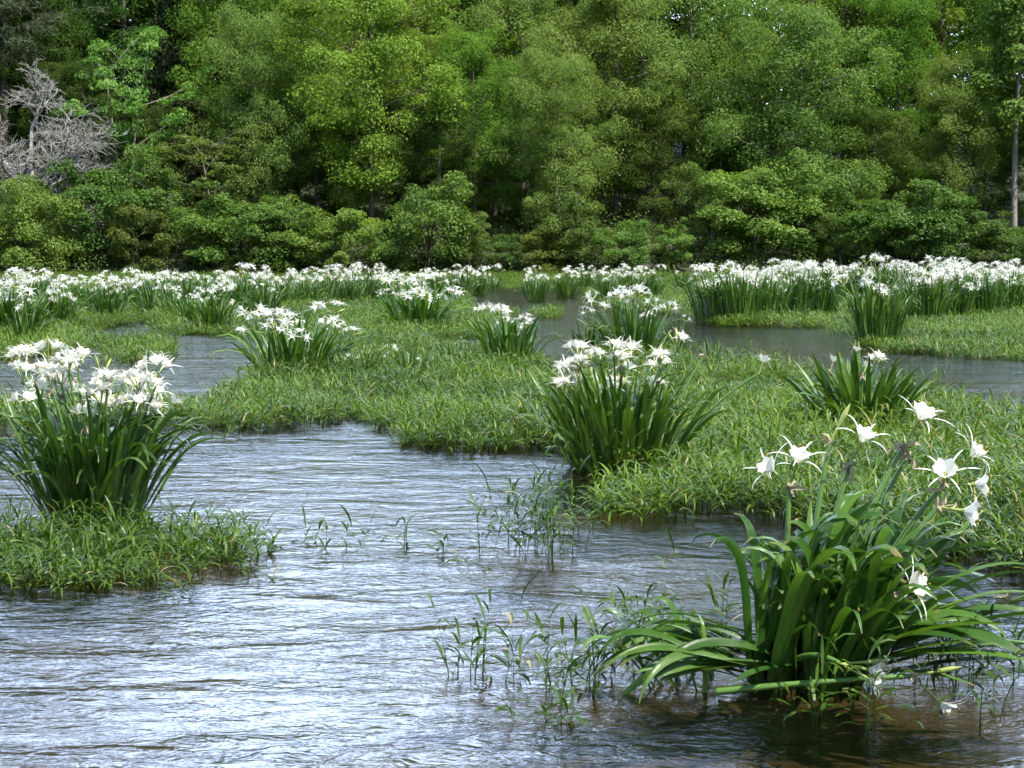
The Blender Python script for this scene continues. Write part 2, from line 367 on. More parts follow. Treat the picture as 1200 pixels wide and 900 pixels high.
# ------------------------------------------------------------------ trees
def unit(a): return a / (np.linalg.norm(a, axis=-1, keepdims=True) + 1e-9)
def leaf_quads(C, r, rz, k, size, out_axis, rg, up=.4, jitter=.62, ar=.62):
    """k leaf-sized quads round every cluster centre C; normals mostly up and outward"""
    Mn = len(C)
    g_ = rg.normal(size=(Mn, k, 3)) + [0, 0, .35]
    g_ = unit(g_) * (.45 + .60 * rg.random((Mn, k, 1)) ** .6) + rg.normal(size=(Mn, k, 3)) * .10
    rr = np.broadcast_to(np.asarray(r, float), (Mn,))[:, None]
    off = g_ * np.stack([rr, rr, rr * rz], -1)
    off[..., 2] -= .22 * (off[..., 0] ** 2 + off[..., 1] ** 2) / rr
    P = C[:, None] + off
    n = out_axis[:, None] * .35 + np.array([0, 0, up]) + rg.normal(size=P.shape) * jitter + off / rr[..., None] * .9
    n = unit(n)
    a = unit(np.cross(n, rg.normal(size=P.shape)))
    b = np.cross(n, a)
    l = size * rg.uniform(.6, 1.25, (Mn, k, 1))
    V = np.stack([P - a * l * .5, P + b * l * ar * .5 + n * l * .08, P + a * l * .5, P - b * l * ar * .5 + n * l * .08], 2).reshape(-1, 3)
    F = np.arange(len(V)).reshape(-1, 4)
    ct = rg.uniform(0, 1, (Mn, 1))
    tint = np.clip(.72 * ct + .28 * rg.uniform(0, 1, (Mn, k)), 0, 1).ravel()
    return V, F, tint

def broadleaf(seed, H=15, wd=7, cb=.22, limbs=30, leaf=.22, per=120, lean=(0, 0), shape='round', rc=1.05, rz=.68, gap=.12, sub=4, rise=.5, trunk_r=None, forks=1):
    rg = np.random.default_rng(seed)
    wood = Acc()
    tr = trunk_r or H * .013 + .04
    cents, outs, rads = [], [], []
    for fk in range(forks):
        a0 = rg.uniform(0, 6.28)
        fl = (.0 if forks == 1 else .16) * H
        top = np.array([lean[0] + math.cos(a0) * fl, lean[1] + math.sin(a0) * fl, H * .93])
        z = np.linspace(0, 1, 10)
        path = np.stack([top[0] * z ** 1.3 + .12 * np.sin(z * 5 + seed) * z, top[1] * z ** 1.3 + .12 * np.cos(z * 4 + seed) * z, top[2] * z], -1)
        path[0, 2] = -.4
        rad = tr * (1 - z) ** .8 + .02; rad[0] *= 1.35
        if forks > 1: rad *= .7
        wood.add(*tube(path, rad, 7))
        for i in range(limbs // forks):
            hfr = cb + (1 - cb) * ((i + rg.uniform(0, 1)) / (limbs // forks)) ** .92
            hfr = min(hfr, .985)
            q = (hfr - cb) / (1 - cb)
            env = {'round': math.sqrt(max(0.06, 1 - (2 * q - .85) ** 2 / 1.4)), 'cone': 1.05 - .92 * q, 'vase': .45 + .75 * math.sin(min(1, q * 1.15) * 2.2), 'col': .8 if q < .85 else .5}[shape]
            ln = wd / 2 * env * rg.uniform(.55, 1.12)
            if rg.random() < gap: ln *= .45
            az = i * 2.399 + rg.uniform(-.5, .5) + fk
            k = hfr / .93 * 9; k0 = min(int(k), 8); s0 = path[k0] + (path[k0 + 1] - path[k0]) * min(1, (k - k0))
            d = np.array([math.cos(az), math.sin(az), 0])
            el = rise * rg.uniform(.4, 1.5) * (1 if q < .8 else 1.6)
            e = s0 + d * ln + np.array([0, 0, ln * el * .75 + (.2 if q > .9 else 0)])
            mid = (s0 + e) / 2 + np.array([rg.normal() * .12 * ln, rg.normal() * .12 * ln, -.06 * ln if el < .5 else .1 * ln])
            cv = curve3(s0, mid, e, 6)
            r0 = max(.014, tr * .28 * (1 - hfr * .6) * (ln / (wd / 2)))
            wood.add(*tube(cv, np.linspace(r0, .012, 6), 4))
            for j in range(sub):
                tt = rg.uniform(.2, 1.0)
                b0 = curve3(s0, mid, e, 21)[int(tt * 20)]
                da = az + rg.uniform(-1.2, 1.2)
                bl = ln * rg.uniform(.15, .38) + .25
                b1 = b0 + np.array([math.cos(da), math.sin(da), rg.uniform(-.15, .55)]) * bl
                if j < 3: wood.add(*tube(curve3(b0, (b0 + b1) / 2 + [0, 0, .08], b1, 3), [.016, .012, .007], 3))
                cents.append(b1); outs.append(d); rads.append(rc * rg.uniform(.4, 1.3))
            cents.append(e); outs.append(d); rads.append(rc * rg.uniform(.6, 1.0))
    V, F, tint = leaf_quads(np.array(cents), np.array(rads), rz, per, leaf, np.array(outs), rg)
    return wood, (V, F, tint)

def pine_tree(seed, H=19, wd=7, cb=.35):
    rg = np.random.default_rng(seed); wood = Acc(); cents = []; outs = []
    z = np.linspace(0, 1, 10)
    path = np.stack([.25 * np.sin(z * 3), .2 * np.cos(z * 4), H * z], -1); path[0, 2] = -.4
    wood.add(*tube(path, .22 * (1 - z) + .025, 7))
    nl = 42
    for i in range(nl):
        q = (i + rg.random()) / nl; hz = H * (cb + (1 - cb) * q)
        ln = wd / 2 * (1.05 - .8 * q ** 1.4) * rg.uniform(.5, 1.15); az = i * 2.399 + rg.uniform(-.6, .6)
        d = np.array([math.cos(az), math.sin(az), 0]); s0 = np.array([0, 0, hz])
        e = s0 + d * ln + [0, 0, ln * rg.uniform(-.05, .3)]
        cv = curve3(s0, (s0 + e) / 2 + [0, 0, -.1 * ln], e, 6)
        wood.add(*tube(cv, np.linspace(.05, .012, 6), 4))
        fine = curve3(s0, (s0 + e) / 2 + [0, 0, -.1 * ln], e, 21)
        for j in range(9):
            b0 = fine[int(rg.uniform(.35, 1) * 20)]
            cents.append(b0 + np.append(rg.normal(size=2) * .38, rg.uniform(0, .3))); outs.append(d)
    C = np.array(cents)
    k = 70; Mn = len(C)
    dirs = unit(rg.normal(size=(Mn, k, 3)) + [0, 0, .45])
    l = rg.uniform(.22, .42, (Mn, k, 1)); st = C[:, None] + rg.normal(size=(Mn, k, 3)) * [.2, .2, .1]
    s = unit(np.cross(dirs, rg.normal(size=dirs.shape))) * .016
    V = np.stack([st - s, st + s, st + dirs * l + s * .5, st + dirs * l - s * .5], 2).reshape(-1, 3)
    return wood, (V, np.arange(len(V)).reshape(-1, 4), rg.uniform(0, 1, Mn * k))

def dead_tree(seed, H=9):
    rg = np.random.default_rng(seed); wood = Acc()
    def grow(p, d, ln, r, lv):
        n = 5 if lv < 3 else 4
        pts = [p]; dd = d.copy()
        for i in range(n):
            dd = unit(dd + rg.normal(size=3) * (.10 if lv == 0 else .2) + np.array([0, 0, .05 if lv < 3 else -.01]))
            pts.append(pts[-1] + dd * ln / n)
        wood.add(*tube(pts, np.linspace(r, r * .55, n + 1), 6 if lv < 2 else 3))
        if lv >= 5: return
        kids = {0: 7, 1: 5, 2: 5, 3: 4, 4: 4}[lv]
        for i in range(kids):
            tt = rg.uniform(.45 if lv == 0 else .25, 1)
            b = np.array(pts[min(n, int(round(tt * n)))])
            ang = rg.uniform(.4, 1.0)
            ax = unit(np.cross(dd, rg.normal(size=3)))
            nd = unit(dd * math.cos(ang) + ax * math.sin(ang)); nd[2] = nd[2] * .8 + .1
            grow(b, unit(nd), ln * rg.uniform(.5, .72), max(.012, r * .55), lv + 1)
    grow(np.array([0, 0, -.4]), np.array([.02, 0, 1.]), H * .48, .17, 0)
    return wood

def register(kind, res, leafmat, barkmat):
    wood, (V, F, tint) = res
    return (wood.mesh('trunk', [M[barkmat]], True), np_mesh('crown', V, F, [M[leafmat]], None, tint))
TREES = {}
TREES['oak'] = [register('oak', broadleaf(s, 15, 8.5, .10, 40, .165, 230, shape='round', rise=.45), 'oak', 'bark') for s in (1, 2, 3)]
TREES['syc'] = [register('syc', broadleaf(s, 14, 9, .12, 40, .18, 200, shape='vase', rise=.75, gap=.25, rc=.95, trunk_r=.13), 'syc', 'bark') for s in (11, 12)]
TREES['ash'] = [register('ash', broadleaf(s, 13, 9, .12, 40, .15, 240, shape='round', rise=.35, gap=.2, rc=1.05, rz=.75), 'ash', 'bark') for s in (21, 22)]
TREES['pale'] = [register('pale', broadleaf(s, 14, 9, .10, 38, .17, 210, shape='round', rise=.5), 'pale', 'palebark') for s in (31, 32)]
TREES['slim'] = [register('slim', broadleaf(s, 14, 5, .38, 26, .22, 110, shape='col', rise=.4, gap=.3, rc=.85, trunk_r=.145), 'ash', 'palebark') for s in (41, 42)]
TREES['small'] = [register('small', broadleaf(s, 8, 5.5, .3, 20, .2, 100, shape='vase', rise=.6, gap=.2, rc=.7, rz=.3, forks=2), 'bush', 'palebark') for s in (51, 52)]
TREES['cedar'] = [register('cedar', broadleaf(s, 10, 4, .05, 60, .17, 130, shape='cone', rise=.5, rc=.42, rz=.9, sub=3, gap=.1), 'cedar', 'bark') for s in (61, 62)]
TREES['bush'] = [register('bush', broadleaf(s, 4, 4.6, .06, 22, .15, 150, shape='round', rise=.7, rc=.6, rz=.6, sub=4, forks=2, trunk_r=.06), 'bush', 'bark') for s in (71, 72, 73)]
TREES['palebush'] = [register('palebush', broadleaf(78, 4, 4.6, .04, 26, .14, 190, shape='round', rise=.7, rc=.6, rz=.8, sub=5, forks=2, trunk_r=.06), 'willowbush', 'bark')]
TREES['greybush'] = [register('greybush', broadleaf(s, 4, 4.2, .08, 20, .13, 110, shape='round', rise=.7, rc=.55, rz=.6, sub=4, forks=2, trunk_r=.06, gap=.3), 'ash', 'palebark') for s in (75,)]
TREES['pine'] = [register('pine', pine_tree(s), 'pine', 'bark') for s in (81, 82)]
M['dark'] = leafy('shade_toned_oak_foliage', (.030, .066, .010), (.070, .125, .020), .65, .42, .15, .02, .25)  # darker copy of the oak leaves, the wood's shade put into the colour
def recolour(kind, mat):
    out = []
    for a_, b_ in TREES[kind]:
        b2_ = b_.copy(); b2_.materials[0] = M[mat]; out.append((a_, b2_))
    return out
TREES['shadeoak'] = recolour('oak', 'dark')
NAME = {'shadeoak': ('broadleaf_tree', 'tree'), 'oak': ('broadleaf_tree', 'tree'), 'syc': ('broadleaf_tree', 'tree'), 'ash': ('broadleaf_tree', 'tree'), 'pale': ('broadleaf_tree', 'tree'), 'slim': ('broadleaf_tree', 'tree'),
        'small': ('small_tree', 'tree'), 'cedar': ('cedar_tree', 'tree'), 'bush': ('riverside_bush', 'bush'), 'greybush': ('riverside_bush', 'bush'), 'palebush': ('riverside_bush', 'bush'), 'pine': ('pine_tree', 'tree')}
BASEH = {'shadeoak': 15, 'oak': 15, 'syc': 14, 'ash': 13, 'pale': 14, 'slim': 14, 'small': 8, 'cedar': 10, 'bush': 4, 'greybush': 4, 'palebush': 4, 'pine': 19}
cnt = {}
def plant_tree(kind, u, d, H, label, group, wide=1.0, tilt=0.0):
    i = cnt.get(kind, 0); cnt[kind] = i + 1
    tm, cm = TREES[kind][i % len(TREES[kind])]
    x = (u - 600) / FPX * d
    nm, cat = NAME[kind]
    o = thing(nm, label, cat, (x, d, float(gh(x, d)) - .05), rng.uniform(0, 6.28), 1, group)
    s = H / BASEH[kind]; o.scale = (s * wide, s * wide, s)
    o.rotation_euler = (0, tilt, o.rotation_euler[2])
    link('trunk', tm, o); link('crown', cm, o)
    return o

GT = 'trees on the wooded slope beyond the river'
front = [
 ('shadeoak', 190, 112, 17, 'deep green tree behind the tall dark cedar', 1.2),
 ('shadeoak', 238, 110, 17, 'deep green tree filling the gap between the cedars and the tall green tree', 1.1),
 ('oak', 300, 108, 17, 'deep green tree behind the light green tree beside the cedars', 1.2),
 ('oak', 670, 109, 17, 'deep green tree behind the spreading silvery-green tree', 1.2),
 ('oak', 590, 110, 16, 'deep green tree behind the tall light-leaved middle tree', 1.2),
 ('oak', 1010, 112, 17, 'deep green tree behind the bright yellow-green tree at top right', 1.2),
 ('oak', 735, 115, 18, 'deep green tree at the top behind the rounded grey-green tree', 1.2),
 ('shadeoak', 22, 105, 14, 'deep green tree directly under the corner pine boughs', 1.1),
 ('shadeoak', 4, 113, 18, 'deep green tree behind the corner pine', 1.2),
 ('shadeoak', 48, 116, 18, 'deep green tree between the two dark pines', 1.1),
 ('pine', 15, 100, 21, 'dark grey-green pine with level boughs in the upper left corner', 1.1),
 ('pine', 92, 109, 22, 'second dark pine, right of the corner pine and above the dead tree', 1.0),
 ('small', 150, 90, 8.8, 'small pale-stemmed tree beside the bare grey dead tree', .72),
 ('cedar', 208, 98, 12.5, 'tall dark cedar in the shaded gap left of the tall green tree', 1.0),
 ('cedar', 228, 92, 7.2, 'shorter brownish cedar in front of the tall dark cedar', 1.0),
 ('shadeoak', 150, 106, 17, 'mid-green leafy tree above and behind the dead grey tree', 1.0),
 ('oak', 272, 97, 18, 'tall narrow green tree just right of the dark cedars', .8),
 ('ash', 300, 91, 11.5, 'light green tree standing before the tall narrow green tree', .7),
 ('small', 258, 87, 5.6, 'low tree with spreading bare lower limbs beside the cedars', 1.2),
 ('syc', 436, 90, 14.5, 'big yellow-green tree with pale forked trunk left of centre', 1.0),
 ('oak', 350, 99, 12, 'green tree filling the gap left of the big yellow-green tree', 1.0),
 ('oak', 556, 93, 10.5, 'deep green tree with low branches right of the yellow-green tree', .9),
 ('ash', 612, 102, 12.5, 'tall light-leaved tree near the middle, below the sunlit slope', .9),
 ('ash', 652, 88.5, 9.5, 'spreading silvery-green tree over the leaning trunk at mid bank', .9),
 ('ash', 722, 93, 13, 'rounded grey-green tree right of the middle of the wood', .9),
 ('shadeoak', 750, 105, 18, 'dark tall tree rising behind the rounded grey-green tree', 1.0),
 ('ash', 808, 96, 14, 'silvery-leaved tree left of the widest grey-green tree', .85),
 ('ash', 932, 89, 12, 'widest grey-green tree with a thin dark trunk showing through', 1.05),
 ('syc', 862, 102, 17, 'sunlit yellow-green tree behind the widest grey-green tree', .9),
 ('syc', 985, 103, 17, 'bright yellow-green tree at top right, above the widest grey-green tree', .85),
 ('oak', 1048, 95, 12.5, 'fresh green tree between the widest grey-green tree and the right edge', .85),
 ('oak', 1096, 104, 20, 'tall dark-trunked tree near the top right corner', .9),
 ('ash', 1118, 90, 9.5, 'low silvery tree over the dark hollow at the right bank', .8),
 ('slim', 1186, 88, 14.5, 'slender tree with a straight pale trunk near the right edge', 1.1),
 ('syc', 1172, 99, 17, 'yellow-green tree behind the slender pale trunk', .9),
 ('oak', 1262, 93, 14, 'broad green tree just past the right edge', 1.0),
 ('shadeoak', -75, 99, 15, 'broad green tree just past the left edge', 1.0),
 ('shadeoak', 55, 103, 12, 'dark leafy tree right behind the dead grey tree', 1.0),
 ('oak', 495, 101, 9.5, 'green tree behind the right shoulder of the big yellow-green tree', .9),
]
for k, u, d, H, lab, wd in front: plant_tree(k, u, d, H, lab, GT, wd)
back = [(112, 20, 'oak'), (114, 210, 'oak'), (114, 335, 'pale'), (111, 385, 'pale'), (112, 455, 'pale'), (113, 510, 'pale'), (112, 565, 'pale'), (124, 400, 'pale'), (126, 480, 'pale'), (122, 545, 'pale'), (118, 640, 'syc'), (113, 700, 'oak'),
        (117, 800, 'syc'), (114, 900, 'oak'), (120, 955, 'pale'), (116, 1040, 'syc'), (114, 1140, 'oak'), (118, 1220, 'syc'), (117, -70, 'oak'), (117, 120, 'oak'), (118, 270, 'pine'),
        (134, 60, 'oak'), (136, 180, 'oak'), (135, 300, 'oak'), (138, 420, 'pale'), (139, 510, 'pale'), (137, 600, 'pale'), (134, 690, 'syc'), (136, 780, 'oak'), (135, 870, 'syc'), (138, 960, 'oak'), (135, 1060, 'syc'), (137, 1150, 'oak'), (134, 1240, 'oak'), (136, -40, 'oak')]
LOOK = {'oak': 'deep green tree', 'syc': 'yellow-green tree', 'pale': 'pale sunlit tree', 'pine': 'dark pine'}
ordn = 'first second third fourth fifth sixth seventh eighth ninth tenth eleventh twelfth thirteenth fourteenth fifteenth sixteenth seventeenth eighteenth nineteenth twentieth'.split()
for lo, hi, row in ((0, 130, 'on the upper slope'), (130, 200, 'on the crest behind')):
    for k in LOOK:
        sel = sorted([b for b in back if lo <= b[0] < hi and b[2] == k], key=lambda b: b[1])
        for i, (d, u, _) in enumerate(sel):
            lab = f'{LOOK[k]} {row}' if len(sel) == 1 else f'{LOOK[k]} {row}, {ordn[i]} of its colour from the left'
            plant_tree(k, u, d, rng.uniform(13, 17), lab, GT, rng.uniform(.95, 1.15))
GU = 'understorey trees in the shade of the wood'
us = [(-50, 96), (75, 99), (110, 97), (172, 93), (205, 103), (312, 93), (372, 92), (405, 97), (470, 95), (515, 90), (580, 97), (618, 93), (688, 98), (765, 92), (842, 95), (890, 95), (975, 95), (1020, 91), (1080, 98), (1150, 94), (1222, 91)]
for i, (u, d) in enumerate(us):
    plant_tree('shadeoak', u, d, rng.uniform(6, 8.5), f'shaded understorey tree among the trunks, {(ordn + ["nineteenth", "twentieth", "twenty-first"])[i]} of them from the left', GU, 1.15)
# the dead tree
dm = dead_tree(7, 9).mesh('branches', [M['deadbark']], True)
xd = (46 - 600) / FPX * 87.2
do = link('dead_tree', dm); do.location = (xd, 87.2, float(gh(xd, 87.2))); do.scale = (1.3, 1.3, 1.12)
do['label'] = 'bare grey dead tree with fine twigs at the left of the wood'; do['category'] = 'tree'

GB = 'bushes along the far bank'
bushes = [('palebush', 34, 85.6, 3.7, 'round light green bush, largest on the bank, at the left edge', 1.0),
 ('bush', 118, 86.5, 3.2, 'low green bush below the pale-stemmed small tree', 1.1), ('bush', 165, 87, 2.6, 'small bush above the bare brown patch of bank', 1.0),
 ('greybush', 198, 86.5, 4.2, 'thin grey-green bush with bare stems left of the low spreading tree', .8), ('bush', 245, 86, 2.9, 'dark green bush under the low spreading tree', 1.2),
 ('bush', 292, 86, 3.4, 'wide green bush right of the low spreading tree', 1.25), ('bush', 345, 86, 3.1, 'green bush below the left side of the yellow-green tree', 1.2),
 ('bush', 400, 86.5, 2.8, 'low bush under the middle of the yellow-green tree', 1.2), ('bush', 452, 86, 2.4, 'low bush under the forked pale trunk', 1.2),
 ('bush', 500, 86.5, 2.8, 'bush in the shade below the deep green tree', 1.1), ('bush', 585, 86.5, 2.0, 'small bush beside the fallen bent branch', 1.2),
 ('bush', 640, 86.5, 2.4, 'bush left of the dark leaning trunk', 1.2), ('bush', 668, 86, 3.2, 'yellowish bush at the foot of the silvery spreading tree', .9), ('bush', 730, 86.3, 3.1, 'bush right of the dark leaning trunk', 1.2),
 ('bush', 790, 87, 2.6, 'bush above the dark rocks at mid bank', 1.2), ('greybush', 835, 87, 3.2, 'grey-green bush left of the thin dark trunk', 1.1), ('bush', 885, 86.5, 2.8, 'bush under the widest grey-green tree, left of its trunk', 1.2),
 ('bush', 945, 87, 3.0, 'bush under the widest grey-green tree, right of its trunk', 1.2), ('greybush', 985, 86.5, 2.9, 'twiggy greyish bush right of the widest grey-green tree', 1.0), ('bush', 1030, 86, 2.4, 'bright green bush above the right rocks', 1.3),
 ('bush', 1075, 87, 2.6, 'bush in the dark hollow of the right bank', 1.2), ('bush', 1120, 86.5, 2.1, 'low bush below the low silvery tree', 1.4), ('bush', 1160, 86, 2.0, 'low bush left of the slender pale trunk', 1.3),
 ('bush', 1215, 86, 2.2, 'low bush right of the slender pale trunk', 1.3), ('bush', -30, 86.5, 3.6, 'green bush cut off by the left edge', 1.1),
 ('greybush', 545, 87, 3.0, 'thin bush between the deep green tree and the bent branch', 1.0)]
for k, u, d, H, lab, wd in bushes:
    big = k == 'palebush'
    plant_tree(k, u, d - 2.0 + (0 if big else rng.uniform(-.6, 2.2)), H * (1 if big else rng.uniform(.65, 1.45)), lab, GB, wd * (1 if big else rng.uniform(.75, 1.15)))

# leaning trunk and fallen branch on the bank
def wood_thing(name, pts, rad, mat, label, cat, extra=()):
    a = Acc(); a.add(*tube(pts, rad, 7))
    for p_, r_ in extra: a.add(*tube(p_, r_, 5))
    o = link(name, a.mesh(name, [M[mat]], True)); o['label'] = label; o['category'] = cat
    return o
wood_thing('leaning_trunk', [at(697, 314, 86.2), at(690, 290, 86.4), at(682, 262, 86.6), at(676, 225, 87)], [.17, .14, .12, .09], 'bark', 'dark leaning tree trunk rising from the middle of the far bank', 'trunk')
wood_thing('fallen_branch', [at(596, 291, 85.6), at(604, 297, 85.4), at(612, 303, 85.2), at(621, 306, 85.1)], [.03, .035, .03, .02], 'bark', 'bent thin fallen branch on the bank left of the leaning trunk', 'branch', [([at(598, 303, 85.3), at(599, 297, 85.4), at(597, 291, 85.6)], [.03, .03, .02])])

# undergrowth over the bank and the slope: nobody could count it
nU = 7500
ux = rng.uniform(-52, 52, nU); uy = 81.2 + 20 * rng.random(nU) ** 2.6
keep = gh(ux, uy) > -.16
ux, uy = ux[keep], uy[keep]
ru = .35 + 1.0 * vnoise(ux * .5, uy * .5, 8) * rng.uniform(.5, 1.2, len(ux))
V, F, T = leaf_quads(np.stack([ux, uy, gh(ux, uy) + ru * .35], -1), ru, .9, 42, .15, np.tile([0, -.6, .2], (len(ux), 1)), rng)
uo = link('undergrowth', np_mesh('undergrowth', V, F, [M['under']], None, np.clip(T * .6 + .4 * np.repeat(vnoise(ux * .3, uy * .3, 9), 42), 0, 1)))
uo['kind'] = 'stuff'; uo['label'] = 'low green undergrowth covering the far bank'; uo['category'] = 'undergrowth'

# ------------------------------------------------------------------ rocks
def rock_mesh(seed, sub=3):
    import bmesh
    bm = bmesh.new(); bmesh.ops.create_icosphere(bm, subdivisions=sub, radius=1)
    rg = np.random.default_rng(seed); ph = rg.uniform(0, 9, (6, 3)); dr = rg.normal(size=(6, 3)) * 1.5
    for v in bm.verts:
        c = np.array(v.co); k = 1 + .13 * sum(math.sin(float(dr[i] @ c) * 1.6 + ph[i, 0]) for i in range(6)) / 1.6
        c = np.sign(c) * np.abs(c) ** .8 * k
        v.co = Vector(c)
    me = bpy.data.meshes.new('rock'); bm.to_mesh(me); bm.free(); me.materials.append(M['rock'])
    return me
RK = [rock_mesh(s) for s in (1, 2, 3)]
rocks = [(916, 378, .34, .22, .13, 'small brown rock at the water edge before the right lily bed'),
         (778, 322, 1.1, .8, .34, 'dark flat rock on the far bank behind the middle lilies'), (760, 323, .7, .6, .28, 'smaller dark rock left of the dark flat rock on the far bank'),
         (798, 323.5, .8, .5, .2, 'pale low rock at the right end of the middle far lilies'), (1030, 322, .9, .6, .34, 'grey rock on the far bank above the right lily bed'),
         (1052, 322, 1.2, .7, .25, 'dark rock just right of the grey rock on the far bank'), (1120, 321, 1.3, .8, .3, 'dark wide rock on the far bank near the right edge'), (1185, 321, 1.4, .8, .3, 'dark rock below the slender pale trunk')]
for i, (u, v, a, b, c, lab) in enumerate(rocks):
    o = link('rock', RK[i % 3]); P = ground(u, v); o.location = (P.x, P.y, float(max(gh(P.x, P.y), -.08)) + c * .05); o.scale = (a, b, c); o.rotation_euler = (0, 0, i * 1.3)
    o['label'] = lab; o['category'] = 'rock'; o['group'] = 'rocks along the river'

# ------------------------------------------------------------------ water-willow mats
BACKMAT = [(800, 436), (900, 444), (1000, 466), (1100, 480), (1200, 497), (1400, 515)]
MATS = {
 'island': ([(-120, 700), (-10, 694), (60, 692), (150, 685), (230, 672), (308, 655), (300, 642), (200, 630), (100, 622), (-10, 626), (-120, 630)], 'small low mat of water willow in front of the left lily clump'),
 'centre': ([(-150, 512), (60, 506), (150, 501), (220, 504), (330, 503), (400, 495), (440, 492), (452, 506), (490, 524), (560, 530), (630, 522), (672, 534), (705, 552), (745, 560), (790, 565), (800, 436), (720, 450), (640, 449), (585, 438), (530, 416), (430, 406), (345, 410), (300, 424), (328, 440), (288, 456), (262, 474), (200, 481), (-150, 484)], 'wide green mat of water willow across the middle of the river'),
 'right': ([(690, 603), (750, 612), (830, 603), (900, 603), (980, 618), (1080, 652), (1150, 668), (1260, 690), (1500, 730), (1500, 525)] + BACKMAT[::-1] + [(790, 565), (735, 580)], 'large bright green mat of water willow at the right, behind the foreground lily'),
 'far': ([(-260, 323), (1460, 323), (1460, 430), (1140, 421), (1070, 414), (1020, 408), (985, 386), (830, 382), (805, 372), (690, 358), (605, 362), (578, 385), (572, 418), (520, 412), (430, 404), (335, 412), (300, 396), (240, 392), (195, 394), (190, 404), (100, 408), (60, 418), (-260, 440)], 'green meadow of water willow between the far lily clumps'),
 'bar': ([(118, 414), (192, 410), (204, 420), (160, 428), (124, 426)], 'narrow bar of water willow at the foot of the rush clump in the left channel'),
 'tuft': ([(560, 426), (640, 425), (648, 437), (566, 438)], 'small patch of water willow round the tidy white-headed clump'),
 'shoal': ([(676, 424), (800, 422), (806, 436), (700, 438)], 'small patch of water willow round the raised flowers'),
 'islet': ([(618, 367), (655, 366), (658, 373), (620, 374)], 'tiny islet of water willow in the middle channel'),
}
HOLES = [[(35, 366), (80, 362), (90, 374), (40, 377)], [(95, 388), (160, 378), (200, 384), (190, 400), (100, 402)], [(545, 342), (600, 338), (645, 342), (690, 344), (700, 360), (600, 366), (550, 368)], [(500, 400), (560, 396), (575, 412), (505, 410)], [(310, 396), (420, 388), (445, 398), (330, 410)],
         [(200, 371), (238, 369), (244, 384), (205, 386)], [(600, 338), (640, 337), (645, 343), (602, 344)], [(430, 347), (482, 345), (492, 359), (432, 362)], [(285, 369), (345, 366), (368, 383), (285, 387)],
         [(1120, 330), (1300, 328), (1300, 336), (1125, 337)]]
def sample_mat(poly, dens, jit):
    pts = [ground(u, v) for u, v in poly]
    x0, x1 = min(p.x for p in pts), max(p.x for p in pts); y0, y1 = min(p.y for p in pts), max(p.y for p in pts)
    # nearer ground is sown more densely
    n = int((x1 - x0) * (y1 - y0) * dens(y0))
    out = []
    while n > 0:
        k = min(n, 400000); n -= k
        x = rng.uniform(x0, x1, k); y = rng.uniform(y0, y1, k)
        x, y = x[(a := rng.random(k) < dens(y) / dens(y0))], y[a]
        vis = np.abs(x) < y * .36 + 1.5
        x, y = x[vis], y[vis]
        jx = (vnoise(x * 2.1, y * 2.1, 21) - .5) * jit * 2 + rng.normal(size=len(x)) * jit * .25
        jy = (vnoise(x * 2.1, y * 2.1, 22) - .5) * jit * 2 + rng.normal(size=len(x)) * jit * .25
        u, v = project(np.stack([x + jx, y + jy, 0 * x], -1))
        ok = inside(poly, u, v)
        for h in HOLES: ok &= ~inside(h, u, v)
        out.append(np.stack([x[ok], y[ok]], -1))
    return np.concatenate(out)
def sprigs(xy, rg, hgt, nl, leafL, leafW, seg, z0=-.05, base_t=.0, ls=1.0):
    """upright leafy stems at xy; returns V, F, tint, material index"""
    n = len(xy)
    az = rg.uniform(0, 6.28, n); lean = np.abs(rg.normal(size=n)) * .28 * ls; H = np.broadcast_to(hgt, (n,)) * rg.uniform(.7, 1.2, n) * np.where(rg.random(n) < .05, 1.7, 1)
    base = np.stack([xy[:, 0], xy[:, 1], np.full(n, z0)], -1)
    sV, sF, sq = ribbons(base, az, H - z0, .006, lean * .4, lean * 1.6, 1.0, 3, 'spike')
    tt = np.linspace(.30, 1.0, nl)[None] + rg.uniform(-.06, .06, (n, nl)); tt = np.clip(tt, .05, 1)
    Lz = (H - z0)[:, None] * tt
    a_ = lean[:, None] * (.4 + .6 * tt)
    P = base[:, None] + np.stack([np.cos(az)[:, None] * Lz * np.sin(a_), np.sin(az)[:, None] * Lz * np.sin(a_), Lz * np.cos(a_)], -1)
    P = P.reshape(-1, 3); m_ = len(P)
    laz = (rg.uniform(0, 6.28, (n, 1)) + np.arange(nl)[None] * (math.pi + .0) + (np.arange(nl)[None] // 2) * 1.57 + rg.normal(size=(n, nl)) * .35).ravel()
    ttf = tt.ravel()
    p0 = np.where(ttf > .88, rg.uniform(.1, .7, m_), rg.uniform(.5, 1.1, m_)); p1 = p0 + rg.uniform(.5, 2.0, m_)
    V, F, q = ribbons(P, laz, leafL * rg.uniform(.5, 1.45, m_), leafW * rg.uniform(.7, 1.2, m_), p0, p1, 1.2, seg, 'lance', roll=rg.normal(size=m_) * .5)
    st = np.clip(base_t + .75 * vnoise(xy[:, 0] * .8, xy[:, 1] * .8, 31) - .05, 0, 1)
    ti = np.clip(np.repeat(st, nl) + rg.uniform(0, .5, m_), 0, 1); ti = np.where(rg.random(m_) < .03, 1.6, ti)
    VV = np.concatenate([sV, V]); FF = np.concatenate([sF, F + len(sV)])
    T = np.concatenate([np.repeat(st * .6, sq), np.repeat(ti, q)])
    return VV, FF, T
